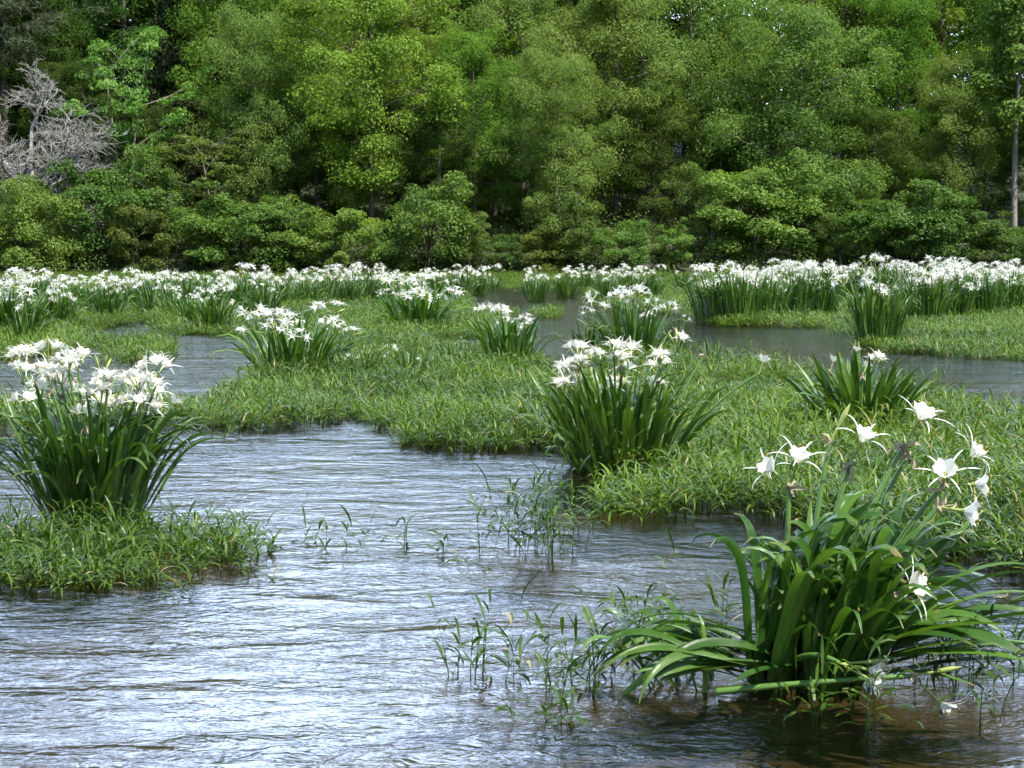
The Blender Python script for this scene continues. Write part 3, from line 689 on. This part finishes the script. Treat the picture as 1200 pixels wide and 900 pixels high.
for key, (poly, lab) in MATS.items():
    if key in ('far', 'islet', 'tuft', 'shoal', 'bar'):
        xy = sample_mat(poly, lambda y: 165 * np.minimum(1, (24 / np.maximum(y, 24)) ** 1.1), .35)
        hg = .06 + .17 * vnoise(xy[:, 0] * .6, xy[:, 1] * .6, 41) ** 1.2
        V, F, T = sprigs(xy, rng, hg, 8, .14, .016, 2)
    else:
        xy = sample_mat(poly, lambda y: 215 * np.minimum(1, (9 / np.maximum(y, 9)) ** .5), .16)
        hg = .05 + .17 * vnoise(xy[:, 0] * 1.6, xy[:, 1] * 1.6, 41) ** 1.5 + .13 * vnoise(xy[:, 0] * .5, xy[:, 1] * .5, 42) ** 1.5
        isl = key == 'island'
        V, F, T = sprigs(xy, rng, hg * (.6 if isl else 1), 10, .125 if isl else .145, .0105 if isl else .0118, 4, -.05, -.35 if isl else 0)
    print('mat', key, len(xy), len(F))
    mo = link('water_willow_mat', np_mesh('water_willow_mat', V, F, [M['willow']], None, T))
    mo['kind'] = 'stuff'; mo['label'] = lab; mo['category'] = 'ground cover'

# loose stems standing in the open water: one plant clump each
loose = [((628, 648), .20, 42, .42, 'tall leafy water-willow clump standing in open water left of the right mat'), ((660, 628), .18, 9, .3, 'short water-willow clump just behind the tall leafy one'),
 ((420, 640), .12, 7, .16, 'few small sprigs in open water, left of two'), ((478, 638), .10, 7, .18, 'few small sprigs in open water midway to the tall clump'), ((515, 648), .03, 3, .13, 'single dark sprig right of the small sprigs'),
 ((352, 636), .06, 3, .12, 'sparse sprig beyond the tip of the left mat'), ((320, 650), .05, 3, .10, 'tiny sprig at the tip of the left mat'), ((568, 668), .03, 3, .16, 'lone drooping sprig below the tall leafy clump'),
 ((556, 790), .07, 9, .32, 'thin upright sprigs left of the lower water-willow tangle'), ((590, 800), .05, 5, .20, 'short sprigs right beside the thin upright sprigs'), ((664, 800), .16, 20, .34, 'leafy tangle of water willow at lower centre'),
 ((655, 850), .07, 9, .12, 'low sprigs at the foot of the lower tangle'), ((705, 795), .14, 15, .30, 'water-willow sprigs between the lower tangle and the fallen leaves'), ((742, 800), .12, 14, .26, 'sprigs left of the foreground lily\'s flopped leaves'),
 ((725, 722), .05, 4, .1, 'small dark sprig in the water above the lower tangle'), ((776, 730), .08, 5, .14, 'small sprigs behind the flopped leaves'), ((830, 752), .28, 30, .26, 'dense sprigs behind the left side of the foreground lily'),
 ((1010, 848), .11, 15, .36, 'leafy sprigs in front of the foreground lily base'), ((975, 842), .07, 6, .20, 'short sprigs left of the leafy front sprigs'), ((1120, 800), .22, 22, .34, 'sprigs right of the foreground lily'), ((1172, 812), .24, 26, .36, 'dense sprigs at the right edge beside the foreground lily'),
 ((265, 512), .06, 6, .10, 'tiny dark tuft in the water below the centre mat'), ((190, 692), .12, 7, .12, 'pale short sprigs off the front of the left mat'), ((285, 676), .06, 4, .12, 'pale sprig off the right tip of the left mat'), ((760, 575), .3, 16, .16, 'short sprigs at the brown shallow beside the centre lily'),
 ((1080, 690), .06, 2, .10, 'bent bare stem trailing behind the foreground lily')]
for (uv, rad, n, h, lab) in loose:
    n = max(1, round(n * (.9 if abs(h - .42) < 1e-6 else .62))); h *= (.85 if abs(h - .42) < 1e-6 else .68)
    P = ground(*uv)
    xy = rng.normal(size=(n, 2)) * rad * .75 * [1, .8]
    o = thing('water_willow_sprigs', lab, 'water plant', P)
    for q_ in xy:
        V, F, T = sprigs(np.zeros((1, 2)), rng, np.full(1, h), 10 if h > .25 else 6, .115, .012, 4, -.06, -.35, 1.7)
        link('stem', np_mesh('stem', V, F, [M['willow']], None, T), o, Matrix.Translation((q_[0], q_[1], 0)))
    o['label'] = lab; o['category'] = 'water plant'; o['group'] = 'loose water-willow plants in open water'
# rush clump
def rush(uv, n, h, rad, lab):
    P = ground(*uv); b = np.c_[rng.normal(size=(n, 2)) * rad * [1, .6], np.full(n, -.05)]
    V, F, q = ribbons(b, rng.uniform(0, 6.28, n), h * rng.uniform(.6, 1.15, n), .022, .05, rng.uniform(.1, .5, n), 1.5, 4, 'spike')
    o = link('rush_clump', np_mesh('rush_clump', V, F, [M['rush']], None, np.repeat(rng.random(n), q))); o.location = P
    o['label'] = lab; o['category'] = 'rushes'; o['group'] = 'clumps of upright rushes'
rush((178, 414), 70, .42, .16, 'upright flowerless rush clump in the left channel'); rush((158, 412), 14, .35, .08, 'thin rush blades left of the rush clump in the left channel')
rush((945, 382), 22, .55, .05, 'thin pale rush tuft against the front of the right lily bed')

# ------------------------------------------------------------------ spider lilies
def flower_acc(acc, T, seg=20, hi=True, sc=1.0, open_=1.0, rg=random):
    """one spider-lily flower; T: 4x4 matrix of its throat, Z outward. Slots: 0 stalk, 1 petal, 2 tube, 3 anther"""
    Tn = np.array(T)
    def put(V, F, mi):
        V = np.asarray(V) * sc
        acc.add(V @ Tn[:3, :3].T + Tn[:3, 3], F, mi)
    a = np.linspace(0, 2 * np.pi, seg, endpoint=False)
    if hi: prof = [(0, .006), (.014, .012), (.031, .024), (.046, .037), (.055, .047)]
    else: prof = [(0, .007), (.028, .023), (.050, .047)]
    V = []
    for i, (z, r) in enumerate(prof):
        last = i == len(prof) - 1
        wob = (.05 * np.cos(a * 6) + .05 * np.cos(a * 12 + 1)) * (i / (len(prof) - 1)) ** 2
        rr = r * open_ * (1 + wob); zz = z + .006 * np.cos(a * 6 + .5) * (i / (len(prof) - 1)) ** 2
        V.append(np.stack([rr * np.cos(a), rr * np.sin(a), zz + 0 * a], -1))
    V = np.concatenate(V); idx = np.arange(len(V)).reshape(len(prof), seg); nx = np.roll(idx, -1, 1)
    FQ = np.stack([idx[:-1], nx[:-1], nx[1:], idx[1:]], -1).reshape(-1, 4)
    if hi: put(V, FQ[seg:], 1); put(V, FQ[:seg], 2)
    else: put(V, FQ, 1)
    az = np.arange(6) * np.pi / 3 + np.array([rg.uniform(-.15, .15) for _ in range(6)])
    p1 = np.array([rg.uniform(1.5, 2.5) for _ in range(6)])
    V, F, _ = ribbons(np.zeros((6, 3)) + [0, 0, .002], az, np.array([rg.uniform(.115, .15) for _ in range(6)]), .0062 if hi else .0095, .75 * open_, p1, 1.3, 6 if hi else 3, 'lance', 3 if hi else 2, .25)
    put(V, F, 1)
    V, F, _ = ribbons(np.stack([.03 * np.cos(az + .5), .03 * np.sin(az + .5), .03 + 0 * az], -1) * [open_, open_, 1], az + .5, .04, .0028, .35, .1, 1, 3 if hi else 1, 'flat', 2)
    put(V, F, 2)
    if hi:
        tip = V.reshape(6, -1, 3)[:, -1]
        for q_ in tip:
            put(*tube([q_ - [.0055, 0, 0], q_, q_ + [.0055, 0, 0]], [.001, .002, .001], 4), 3)
    put(*tube([[0, 0, -.085], [0, 0, -.04], [0, 0, .004]], [.0045, .004, .0075], 5 if hi else 4), 2)
SLOTS = [M['stalk'], M['petal'], M['tube'], M['anther'], M['wither']]
def umbel_stalk(seed, H, nf, hi=False, lean=.1, fsc=1.0):
    """a whole flower stalk with its umbel as one mesh"""
    rg = random.Random(seed); a = Acc()
    az = rg.uniform(0, 6.28)
    top = np.array([math.cos(az) * lean * H, math.sin(az) * lean * H, H])
    a.add(*tube(curve3([0, 0, -.03], [top[0] * .3, top[1] * .3, H * .6], top, 6), np.linspace(.011, .007, 6), 5), 0)
    for i in range(nf):
        fa = i * 2.399 + rg.uniform(-.4, .4); el = rg.uniform(.2, 1.5)
        d = Vector((math.cos(fa) * math.sin(el), math.sin(fa) * math.sin(el), math.cos(el)))
        if rg.random() < .12:      # a bud
            p0 = Vector(top); a.add(*tube([p0, p0 + d * .07, p0 + d * .11, p0 + d * .15], [.004, .004, .008, .001], 5), 2); continue
        c = Vector(top) + d * (.105 * fsc)
        d2 = (d + Vector((0, 0, .12))).normalized()
        T = Matrix.Translation(c) @ frame_to(d2, rg.uniform(0, 6)).to_4x4()
        flower_acc(a, T, 20 if hi else 10, hi, fsc * rg.uniform(.9, 1.1), rg.uniform(.6, .95), rg)
    if rg.random() < .3:
        for k in range(3):
            q = top + np.array([rg.uniform(-.03, .03), rg.uniform(-.03, .03), -.01])
            a.add(*tube([q, q + [rg.uniform(-.04, .04), rg.uniform(-.04, .04), -.02], q + [rg.uniform(-.05, .05), rg.uniform(-.05, .05), -.07]], [.006, .007, .002], 4), 4)
    return a
STALK = {}
for nm, H, hi, f in (('far', .80, False, .90), ('mid', .80, False, .85)):
    STALK[nm] = [umbel_stalk(100 + i, H * random.uniform(.9, 1.08), random.choice((4, 5, 6) if nm == 'far' else (3, 4, 5)), hi, .1, f).mesh('flower_stalk', SLOTS, False) for i in range(7)]
def lily_leaves(seed, n, Lm, Wm, rad, splay=.45, droop=.6, pw=(2.5, 6), seg=8, dirbias=None):
    rg = np.random.default_rng(seed)
    r = rad * np.sqrt(rg.random(n)); a = rg.uniform(0, 6.28, n)
    P = np.stack([r * np.cos(a), r * np.sin(a), np.full(n, -.04)], -1)
    az = a + rg.normal(size=n) * .6
    p0 = (.03 + splay * (r / rad) ** 1.3 * rg.uniform(.4, 1.1, n))
    bent = rg.random(n) < droop
    p1 = np.where(bent, rg.uniform(1.6, 2.9, n), p0 + rg.uniform(.15, .7, n))
    V, F, q = ribbons(P, az, Lm * rg.uniform(.72, 1.15, n), Wm * rg.uniform(.75, 1.15, n), p0, p1, rg.uniform(*pw, n), seg, 'strap', 3, .35, rg.normal(size=n) * .5)
    return leaf_coords(np_mesh('leaves', V, F, [M['lily']], None, np.repeat(rg.random(n) ** 2, q), True), seg)
LEAVES = {
 'low': [lily_leaves(s, 95, .80, .034, .27, .62, .4) for s in (201, 202, 203)],
 'tall': [lily_leaves(s, 140, 1.05, .036, .36, .36, .42) for s in (211, 212, 213)],
 'sparse': [lily_leaves(s, 46, .60, .032, .18, .6, .3) for s in (221, 222)],
}
GL = 'spider lily clumps in the river'
lc = [0]
def lily(u, v, kind, sc, ns, label, stalks='far', rad=.25, sh=1.0, lean=.18, wx=1.0):
    """a clump standing at u, v with ns flower stalks"""
    i = lc[0]; lc[0] += 1
    P = ground(u, v)
    o = thing('spider_lily_clump', label, 'flowering plant', (P.x, P.y, 0), rng.uniform(0, 6.28), 1, GL)
    o.scale = (sc * wx, sc * wx, sc)
    link('leaves', LEAVES[kind][i % len(LEAVES[kind])], o)
    for k in range(ns):
        a = k * 2.399 + rng.uniform(-.4, .4); r = rad * math.sqrt((k + .5) / ns)
        d = Vector((math.cos(a) * lean * r / rad + rng.normal() * .05, math.sin(a) * lean * r / rad + rng.normal() * .05, 1)).normalized()
        s_ = sh * rng.uniform(.68, 1.12) / sc * min(sc, 1.15)
        T = Matrix.Translation((r * math.cos(a), r * math.sin(a), 0)) @ frame_to(d, rng.uniform(0, 6)).to_4x4() @ Matrix.Scale(s_, 4)
        link('flower_stalk', STALK[stalks][int(rng.integers(7))], o, T)
    return o
def top_base(vt, h):            # photograph row of the foot of a plant of height h whose top is at row vt
    k = h / CAM_H
    return (vt - HORIZON * k) / (1 - k)

# right bed
bedR = [(838, 379, 'tall', 1.0, 13), (868, 380, 'tall', 1.0, 12), (897, 377, 'tall', .95, 12), (930, 373, 'tall', 1.0, 14), (962, 371, 'tall', 1.0, 14)]
desc = ['leftmost clump of the right lily bed, dark leaves at the channel', 'second clump from the left in the right bed front', 'third clump from the left in the right bed front', 'fourth clump from the left in the right bed front, by the rush tuft', 'fifth clump from the left in the right bed front']
for (u, v, k, s, n), d in zip(bedR, desc): lily(u, v, k, s, n, d, sh=1.18, rad=.32)
lily(1025, 402, 'tall', 1.02, 7, 'big dark-leaved clump jutting into the channel from the right bed', sh=1.15, rad=.3)
for (u, v, n), d in zip([(1085, 380, 14), (1118, 377, 15), (1150, 374, 14), (1186, 370, 12), (1225, 368, 10)], ['right bed clump just right of the big jutting clump', 'right bed clump in the middle of the right-hand front row', 'right bed clump second from the right edge', 'right bed clump at the right edge', 'right bed clump cut off past the right edge']):
    lily(u, v, 'tall', .98, n, d, sh=1.18, rad=.34)
ub = np.arange(885, 1250, 27)
for i, u in enumerate(ub):
    lily(u + rng.uniform(-6, 6), 360 + rng.uniform(-6, 7), 'tall', rng.uniform(.82, 1.08), int(rng.integers(7, 16)), f'white-topped clump in the back row of the right lily bed, {ordn[i]} from the left', sh=1.2, rad=.4)
# middle far clumps
for (u, vt, k, s, n, d) in [(628, 320, 'low', .95, 9, 'leftmost of the middle far clumps, right of the rippled gap'), (664, 316, 'low', 1.0, 10, 'middle far clump second from the left'), (688, 313, 'low', 1.0, 8, 'middle far clump with two raised flower heads'),
        (712, 320, 'low', .95, 11, 'white middle far clump in front of the dark bank'), (736, 314, 'low', 1.05, 13, 'fullest of the middle far clumps, before the dark rocks'), (762, 319, 'low', .95, 8, 'rightmost of the middle far clumps, beside the pale low rock'),
        (800, 316, 'low', .9, 2, 'almost flowerless green clump left of the right lily bed'), (895, 303, 'low', 1.0, 4, 'raised clump behind the left end of the right bed'),
        (542, 317, 'low', .95, 8, 'far clump left of the rippled gap, fuller of two'), (560, 318, 'low', .9, 7, 'far clump touching the rippled gap'), (505, 317, 'low', .9, 9, 'far clump behind the broad centre-left clump'), (520, 324, 'low', .9, 6, 'nearer far clump just right of the broad centre-left clump'),
        (460, 318, 'low', .85, 8, 'lone small far clump in the meadow, right of the long white bed'), (580, 315, 'sparse', .9, 2, 'tiny far clump with few flowers beside the rippled gap')]:
    lily(u, top_base(vt, .82 * s), k, s, n, d, sh=1.0)
# long white bed, left of centre
i = 0
for u, vt in [(250, 321), (272, 321), (292, 318), (312, 317), (332, 319), (352, 318), (372, 317), (392, 317), (410, 318), (428, 319)]:
    lily(u + rng.uniform(-5, 5), top_base(vt, .80) + rng.uniform(-3, 6), 'low', rng.uniform(.72, 1.1), int(rng.integers(4, 10)), f'clump in the back row of the long white bed, {ordn[i]} from the left', rad=.3); i += 1
i = 0
for u, v in [(282, 366), (306, 365), (330, 362), (355, 360), (380, 357), (405, 356), (426, 354)]:
    lily(u + rng.uniform(-5, 5), v + rng.uniform(-3, 6), 'low', rng.uniform(.8, 1.15), int(rng.integers(4, 9)), f'clump in the front row of the long white bed, {ordn[i]} from the left', rad=.3); i += 1
# far left bed
i = 0
for u, vt in [(-25, 325), (-4, 325), (16, 326), (42, 324), (62, 324), (84, 323), (104, 322), (124, 322), (142, 321), (158, 323), (176, 326), (190, 327), (222, 322), (236, 321)]:
    lily(u + rng.uniform(-6, 6), top_base(vt, .78) + rng.uniform(-4, 8), 'low', rng.uniform(.7, 1.1), int(rng.integers(3, 9)), f'white clump in the back row of the far left bed, {ordn[i]} from the left', rad=.3); i += 1
i = 0
for u, vt in [(-12, 337), (12, 337), (32, 337), (52, 334), (72, 331)]:
    lily(u + rng.uniform(-3, 3), top_base(vt, .78) + rng.uniform(2, 12), 'low', rng.uniform(.8, 1.1), int(rng.integers(3, 7)), f'clump in the nearer row of the far left bed, {ordn[i]} from the left'); i += 1
for (u, v, k, s, n, d) in [(124, 379, 'low', 1.0, 14, 'rounded clump with a dense white cap near the left channel'), (182, 374, 'low', .95, 7, 'clump right of the dense white-capped clump'), (205, 376, 'low', .8, 3, 'green clump with few flowers behind the rush clump'),
        (250, 388, 'low', .95, 9, 'white-headed clump left of the long white bed front row'), (222, 378, 'low', .8, 2, 'nearly flowerless clump left of the white-headed one'),
        (8, 398, 'low', 1.1, 5, 'dark clump cut by the left edge, above the near left clump'), (28, 408, 'sparse', 1.0, 3, 'sparse clump between the left edge clump and the left channel'),
        (160, 355, 'low', .85, 5, 'clump in the meadow between the far left bed and the rush clump'), (214, 350, 'low', .9, 6, 'clump in the meadow left of the long white bed'),
        (262, 350, 'low', .9, 6, 'clump at the left end of the long white bed, between its two rows'), (452, 352, 'low', .8, 4, 'small clump in the meadow just right of the long white bed'),
        (35, 362, 'low', .9, 6, 'clump behind the dark left edge clump'), (60, 358, 'low', .9, 5, 'green clump beside the little pool at far left')]:
    lily(u, v, k, s, n, d)
# singly standing clumps of the middle distance
lily(487, 389, 'low', 1.12, 20, 'broad fan-shaped clump alone in the meadow left of centre', 'mid', .30, wx=1.5)
lily(595, 428, 'low', .92, 8, 'medium clump at centre with a tidy white head, left of the raised flowers', 'mid', .24, wx=1.1)
lily(742, 424, 'low', 1.05, 9, 'clump with long-stemmed raised flowers before the middle channel', 'mid', .28, 1.08, .28, 1.1)
lily(690, 421, 'sparse', .9, 2, 'thin clump with a pair of tall flower stems left of the raised flowers', 'mid', .08, 1.15)
lily(790, 420, 'sparse', .8, 1, 'thin clump with one tall flower stem right of the raised flowers', 'mid', .05, 1.0)
lily(345, 446, 'low', .95, 17, 'loose wide clump with scattered flowers left of centre', 'mid', .36, 1.0, .42, 1.4)
lily(425, 448, 'sparse', .75, 3, 'low sparse clump right of the loose wide clump', 'mid', .2, .7, .5)
lily(480, 446, 'sparse', .7, 2, 'few dark blades with low flowers right of the low sparse clump', 'mid', .2, .6, .5)
lily(530, 432, 'sparse', .6, 0, 'flowerless dark blades left of the tidy white-headed clump', 'mid')
lily(835, 428, 'sparse', .6, 0, 'flowerless dark blades at the edge of the right channel', 'mid')

# ---- near clumps with every flower a sub-part
def flower_mesh(seed, open_=1.0, sc=1.0):
    a = Acc(); flower_acc(a, Matrix.Identity(4), 30, True, sc, open_, random.Random(seed)); return a.mesh('flower', SLOTS, True)
FL = [flower_mesh(s, o_) for s, o_ in ((1, .92), (2, .80), (3, 1.0), (4, .68))]
def bud_mesh():
    a = Acc(); a.add(*tube([[0, 0, -.08], [0, 0, 0], [0, 0, .03], [0, 0, .06], [0, 0, .09]], [.004, .005, .010, .009, .001], 7), 2); return a.mesh('bud', SLOTS, True)
def wither_mesh(seed):
    rg = random.Random(seed); a = Acc()
    for k in range(7):
        q = np.array([rg.uniform(-.012, .012), rg.uniform(-.012, .012), 0]); e = np.array([rg.uniform(-.06, .06), rg.uniform(-.06, .06), 0])
        V, F, _ = ribbons([q], rg.uniform(0, 6.28), rg.uniform(.06, .13), rg.uniform(.010, .022), rg.uniform(.3, 1.2), rg.uniform(2.6, 3.3), .8, 6, 'lance', 3, .8, rg.uniform(-2, 2)); a.add(V, F, 4)
    a.add(*tube([[0, 0, -.03], [.004, 0, .01], [0, .006, .03]], [.009, .013, .006], 6), 4)
    return a.mesh('withered_flower', SLOTS, True)
BUD, WI = bud_mesh(), [wither_mesh(3), wither_mesh(4)]
def stalk_obj(root, a, b, c, r0=.011, r1=.0075):
    """a stalk along a quadratic curve given in the root's own space"""
    acc = Acc(); acc.add(*tube(curve3(a, b, c, 12), np.linspace(r0, r1, 12), 8), 0)
    return link('flower_stalk', acc.mesh('flower_stalk', SLOTS, True), root)
def put_flower(st, top, d, k=None, sc=1.0, reach=.085, kind='flower', face=None):
    d = Vector(d).normalized(); f = Vector(face).normalized() if face else (d + Vector((0, 0, .25))).normalized()
    me = {'flower': FL[random.randrange(4) if k is None else k], 'bud': BUD, 'withered_flower': WI[random.randrange(2)]}[kind]
    if kind == 'withered_flower': T = Matrix.Translation(Vector(top)) @ frame_to(f, random.uniform(0, 6)).to_4x4() @ Matrix.Scale(.72, 4)
    else: T = Matrix.Translation(Vector(top) + f * reach * sc) @ frame_to(f, random.uniform(0, 6)).to_4x4() @ Matrix.Scale(sc, 4)
    return link(kind, me, st, T)
def near_lily(u, v, label, leaves, stalks, rz=0):
    P = ground(u, v); o = thing('spider_lily_clump', label, 'flowering plant', P, rz, 1, GL)
    link('leaves', leaves, o)
    for (bx, by), top, nf in stalks:
        top = Vector(top)
        st = stalk_obj(o, (bx, by, -.03), (bx + (top.x - bx) * .3, by + (top.y - by) * .3, top.z * .62), top)
        for i in range(nf):
            fa = i * 2.399 + random.uniform(-.4, .4) + nf; el = random.uniform(.3, 1.0)
            d = (math.cos(fa) * math.sin(el), math.sin(fa) * math.sin(el), math.cos(el))
            put_flower(st, top, d, sc=random.uniform(.74, .95), kind='bud' if random.random() < .1 else 'flower')
        if random.random() < .2: put_flower(st, top - Vector((0, 0, .01)), (random.uniform(-.5, .5), -.4, .6), kind='withered_flower')
    return o
# left clump
rr = random.Random(9)
st = []
Dl = ground(110, 606).y; mpx = Dl / FPX
for k in range(32):
    x = rr.uniform(-.50, .44); y = rr.uniform(-.25, .38)
    zt = rr.uniform(.58, .84) + .04 * (y > .05) + (.03 if x < 0 else -.05)
    st.append(((x * .35, y * .4), (x, y, zt), rr.choice((3, 3, 4, 5))))
near_lily(110, 606, 'large clump with a broad white flower head at the left, above the small mat', lily_leaves(301, 210, .80, .031, .28, .64, .86, (2.6, 6), 14), st)
# centre clump
st = []
for k in range(19):
    x = rr.uniform(-.42, .36); y = rr.uniform(-.3, .3)
    st.append(((x * .4, y * .4), (x, y, rr.uniform(.50, .82) - .10 * (x < -.3)), rr.choice((3, 4, 4))))
st.append(((.3, .0), (.62, .1, .80), 0)); st.append(((.35, -.05), (.98, -.1, .68), 1)); st.append(((.25, .1), (.43, .2, .84), 3))
near_lily(725, 548, 'lily clump at the water edge right of centre, leaves splayed low to its left', lily_leaves(302, 190, .76, .034, .34, .72, .45, (3, 7), 12), st)
# small right clump
near_lily(1008, 508, 'stiff dark fan of leaves with only a few flowers in the right mat', lily_leaves(303, 92, .74, .042, .27, .74, .06, (1.2, 2.5), 9),
          [((-.05, 0), (-.26, .0, .52), 1), ((.0, .02), (-.04, .1, .62), 1), ((.04, 0), (.12, .05, .56), 4), ((.0, -.03), (.0, -.05, .5), 1)])

# ---- foreground leaning lily, posed stalk by stalk
DB = ground(945, 800).y
root = ground(945, 800)
fo = thing('spider_lily_clump', 'leaning foreground lily with long flopped leaves and few flowers, at lower right', 'flowering plant', root, 0, 1, GL)
def loc(u, v, dy=0.0): return at(u, v, DB + dy) - root
rg = np.random.default_rng(77)
def leaf_set(spec):
    Vs, Fs, Ts, n0 = [], [], [], 0
    for P, az, Ln, Wd, p0, p1, pw, ro in spec:
        V, F, q = ribbons([P], az, Ln, Wd, p0, p1, pw, 18, 'strap', 3, .35, ro)
        Vs.append(V); Fs.append(F + n0); Ts.append(np.full(q, rg.random() ** 1.8)); n0 += len(V)
    return leaf_coords(np_mesh('leaves', np.concatenate(Vs), np.concatenate(Fs), [M['lily']], None, np.concatenate(Ts), True), 18)
spec = []
for i in range(200):      # upright, leaning to the right, tips folded over
    a = rg.uniform(0, 6.28); r = .15 * math.sqrt(rg.random())
    P = (r * math.cos(a) * 1.6 + .0, r * math.sin(a), -.04)
    az = rg.choice([rg.normal(0, .5), rg.normal(3.1, .5), rg.normal(-1.5, .6), rg.uniform(0, 6.28)], p=[.42, .16, .27, .15])
    right = math.cos(az) > 0
    bent = rg.random() < .75
    spec.append((P, az, rg.uniform(.50, .90) * (1 if right else .85), rg.uniform(.028, .045), rg.uniform(.10, .70) if right else rg.uniform(.0, .10), rg.uniform(2.2, 3.1) if bent else (rg.uniform(.8, 1.5) if right else rg.uniform(1.6, 2.4)), rg.uniform(4, 10), rg.normal() * .6))
for i in range(34):      # flopped to the left, near the water, tips turned up or hanging
    az = math.pi + rg.normal() * .32 + .1
    spec.append(((rg.uniform(-.22, .02), rg.uniform(-.16, .06), rg.uniform(.0, .10)), az, rg.uniform(.42, .74), rg.uniform(.022, .036), rg.uniform(.85, 1.38), rg.uniform(2.4, 3.1), rg.uniform(2.0, 4.5), rg.normal() * .9))
for i in range(30):      # arching to the right and the front
    az = rg.normal(-.15, .4)
    spec.append(((rg.uniform(.0, .14), rg.uniform(-.12, .06), rg.uniform(.02, .12)), az, rg.uniform(.5, .85), rg.uniform(.036, .052), rg.uniform(.75, 1.3), rg.uniform(1.5, 2.4), rg.uniform(1.5, 4), rg.normal() * .6))
for i in range(13):      # standing bundle at the far left tip of the flopped leaves
    P = loc(rg.uniform(765, 850), 835, rg.uniform(-.15, .15))
    spec.append(((P.x, P.y, -.03), rg.uniform(1.8, 4.2), rg.uniform(.25, .52), rg.uniform(.026, .038), rg.uniform(0, .8), rg.uniform(2.4, 3.1), rg.uniform(4, 8), rg.normal() * .5))
for i in range(7):       # trailing on the water in front
    az = math.pi + rg.uniform(.1, .75)
    spec.append(((rg.uniform(-.25, .0), -.12, .10), az, rg.uniform(.3, .55), .036, rg.uniform(1.4, 1.6), rg.uniform(1.6, 2.1), 3, rg.normal() * .6))
link('leaves', leaf_set(spec), fo)
def fstalk(pts_uv, dy, items, base=(0, 0, -.02), mid=None):
    top = loc(*pts_uv, dy)
    m_ = mid or (base[0] + (top.x - base[0]) * .35, base[1] + (top.y - base[1]) * .3, top.z * .6)
    st = stalk_obj(fo, base, m_, top, .013, .0085)
    for kind, d, face, reach in items: put_flower(st, top, d, sc=.98, kind=kind, face=face, reach=reach)
    return st
up = (.1, -.25, 1)
fstalk((925, 572), .05, [('flower', up, (.15, -.5, .9), .11), ('flower', up, (-.6, -.3, .6), .09), ('withered_flower', up, (-.3, -.5, .3), 0)], (-.08, .02, 0))
fstalk((972, 520), .12, [('bud', up, (.45, 0, .9), .08), ('withered_flower', up, (.5, -.2, .4), 0)], (-.02, .05, 0))
fstalk((996, 545), .08, [('flower', up, (.3, -.45, .9), .10), ('withered_flower', up, (.2, -.5, .3), 0)], (.0, .03, 0))
fstalk((1058, 525), .10, [('flower', up, (.35, -.5, .9), .13), ('withered_flower', up, (-.1, -.5, .7), 0), ('withered_flower', up, (.3, -.4, .4), 0)], (.04, .02, 0))
fstalk((1064, 535), .16, [('withered_flower', up, (.3, .2, .4), 0)], (.06, .06, 0))
fstalk((1106, 568), .02, [('flower', up, (.6, -.4, .8), .14), ('flower', up, (-.1, -.5, .5), .05), ('flower', up, (1, -.3, .05), .10), ('withered_flower', up, (.6, -.5, -.3), 0)], (.08, .0, 0))
fstalk((1100, 594), -.05, [('flower', up, (.9, -.4, -.1), .08), ('withered_flower', up, (.2, -.6, -.5), 0)], (.1, -.03, 0))
fstalk((1048, 695), -.25, [('flower', up, (.5, -.7, .4), .07), ('withered_flower', up, (-.5, -.6, .3), 0)], (.04, -.1, .05))
fstalk((1178, 705), -.10, [('flower', up, (.8, -.3, .2), .10), ('withered_flower', up, (.0, -.5, -.6), 0), ('withered_flower', up, (.4, -.3, .5), 0)], (.1, -.02, .08), (.35, 0, .12))
fstalk((1225, 690), -.12, [('flower', up, (.8, -.3, .2), .10)], (.1, .0, .08), (.4, 0, .15))
fstalk((1205, 752), -.15, [('bud', up, (1, 0, .0), .06)], (.08, -.06, .08), (.4, -.05, .14))
fstalk((985, 778), -.30, [('flower', up, (.75, -.4, -.35), .10), ('bud', up, (1, -.1, .1), .08), ('flower', up, (.9, -.4, -.1), .09)], (-.05, -.12, .12), (.0, -.25, .18))
fstalk((1070, 792), -.30, [('flower', up, (.55, -.3, -.55), .12), ('bud', up, (1, -.2, .25), .08), ('withered_flower', up, (.6, 0, .4), 0)], (-.35, -.2, .02), (.0, -.28, .08))
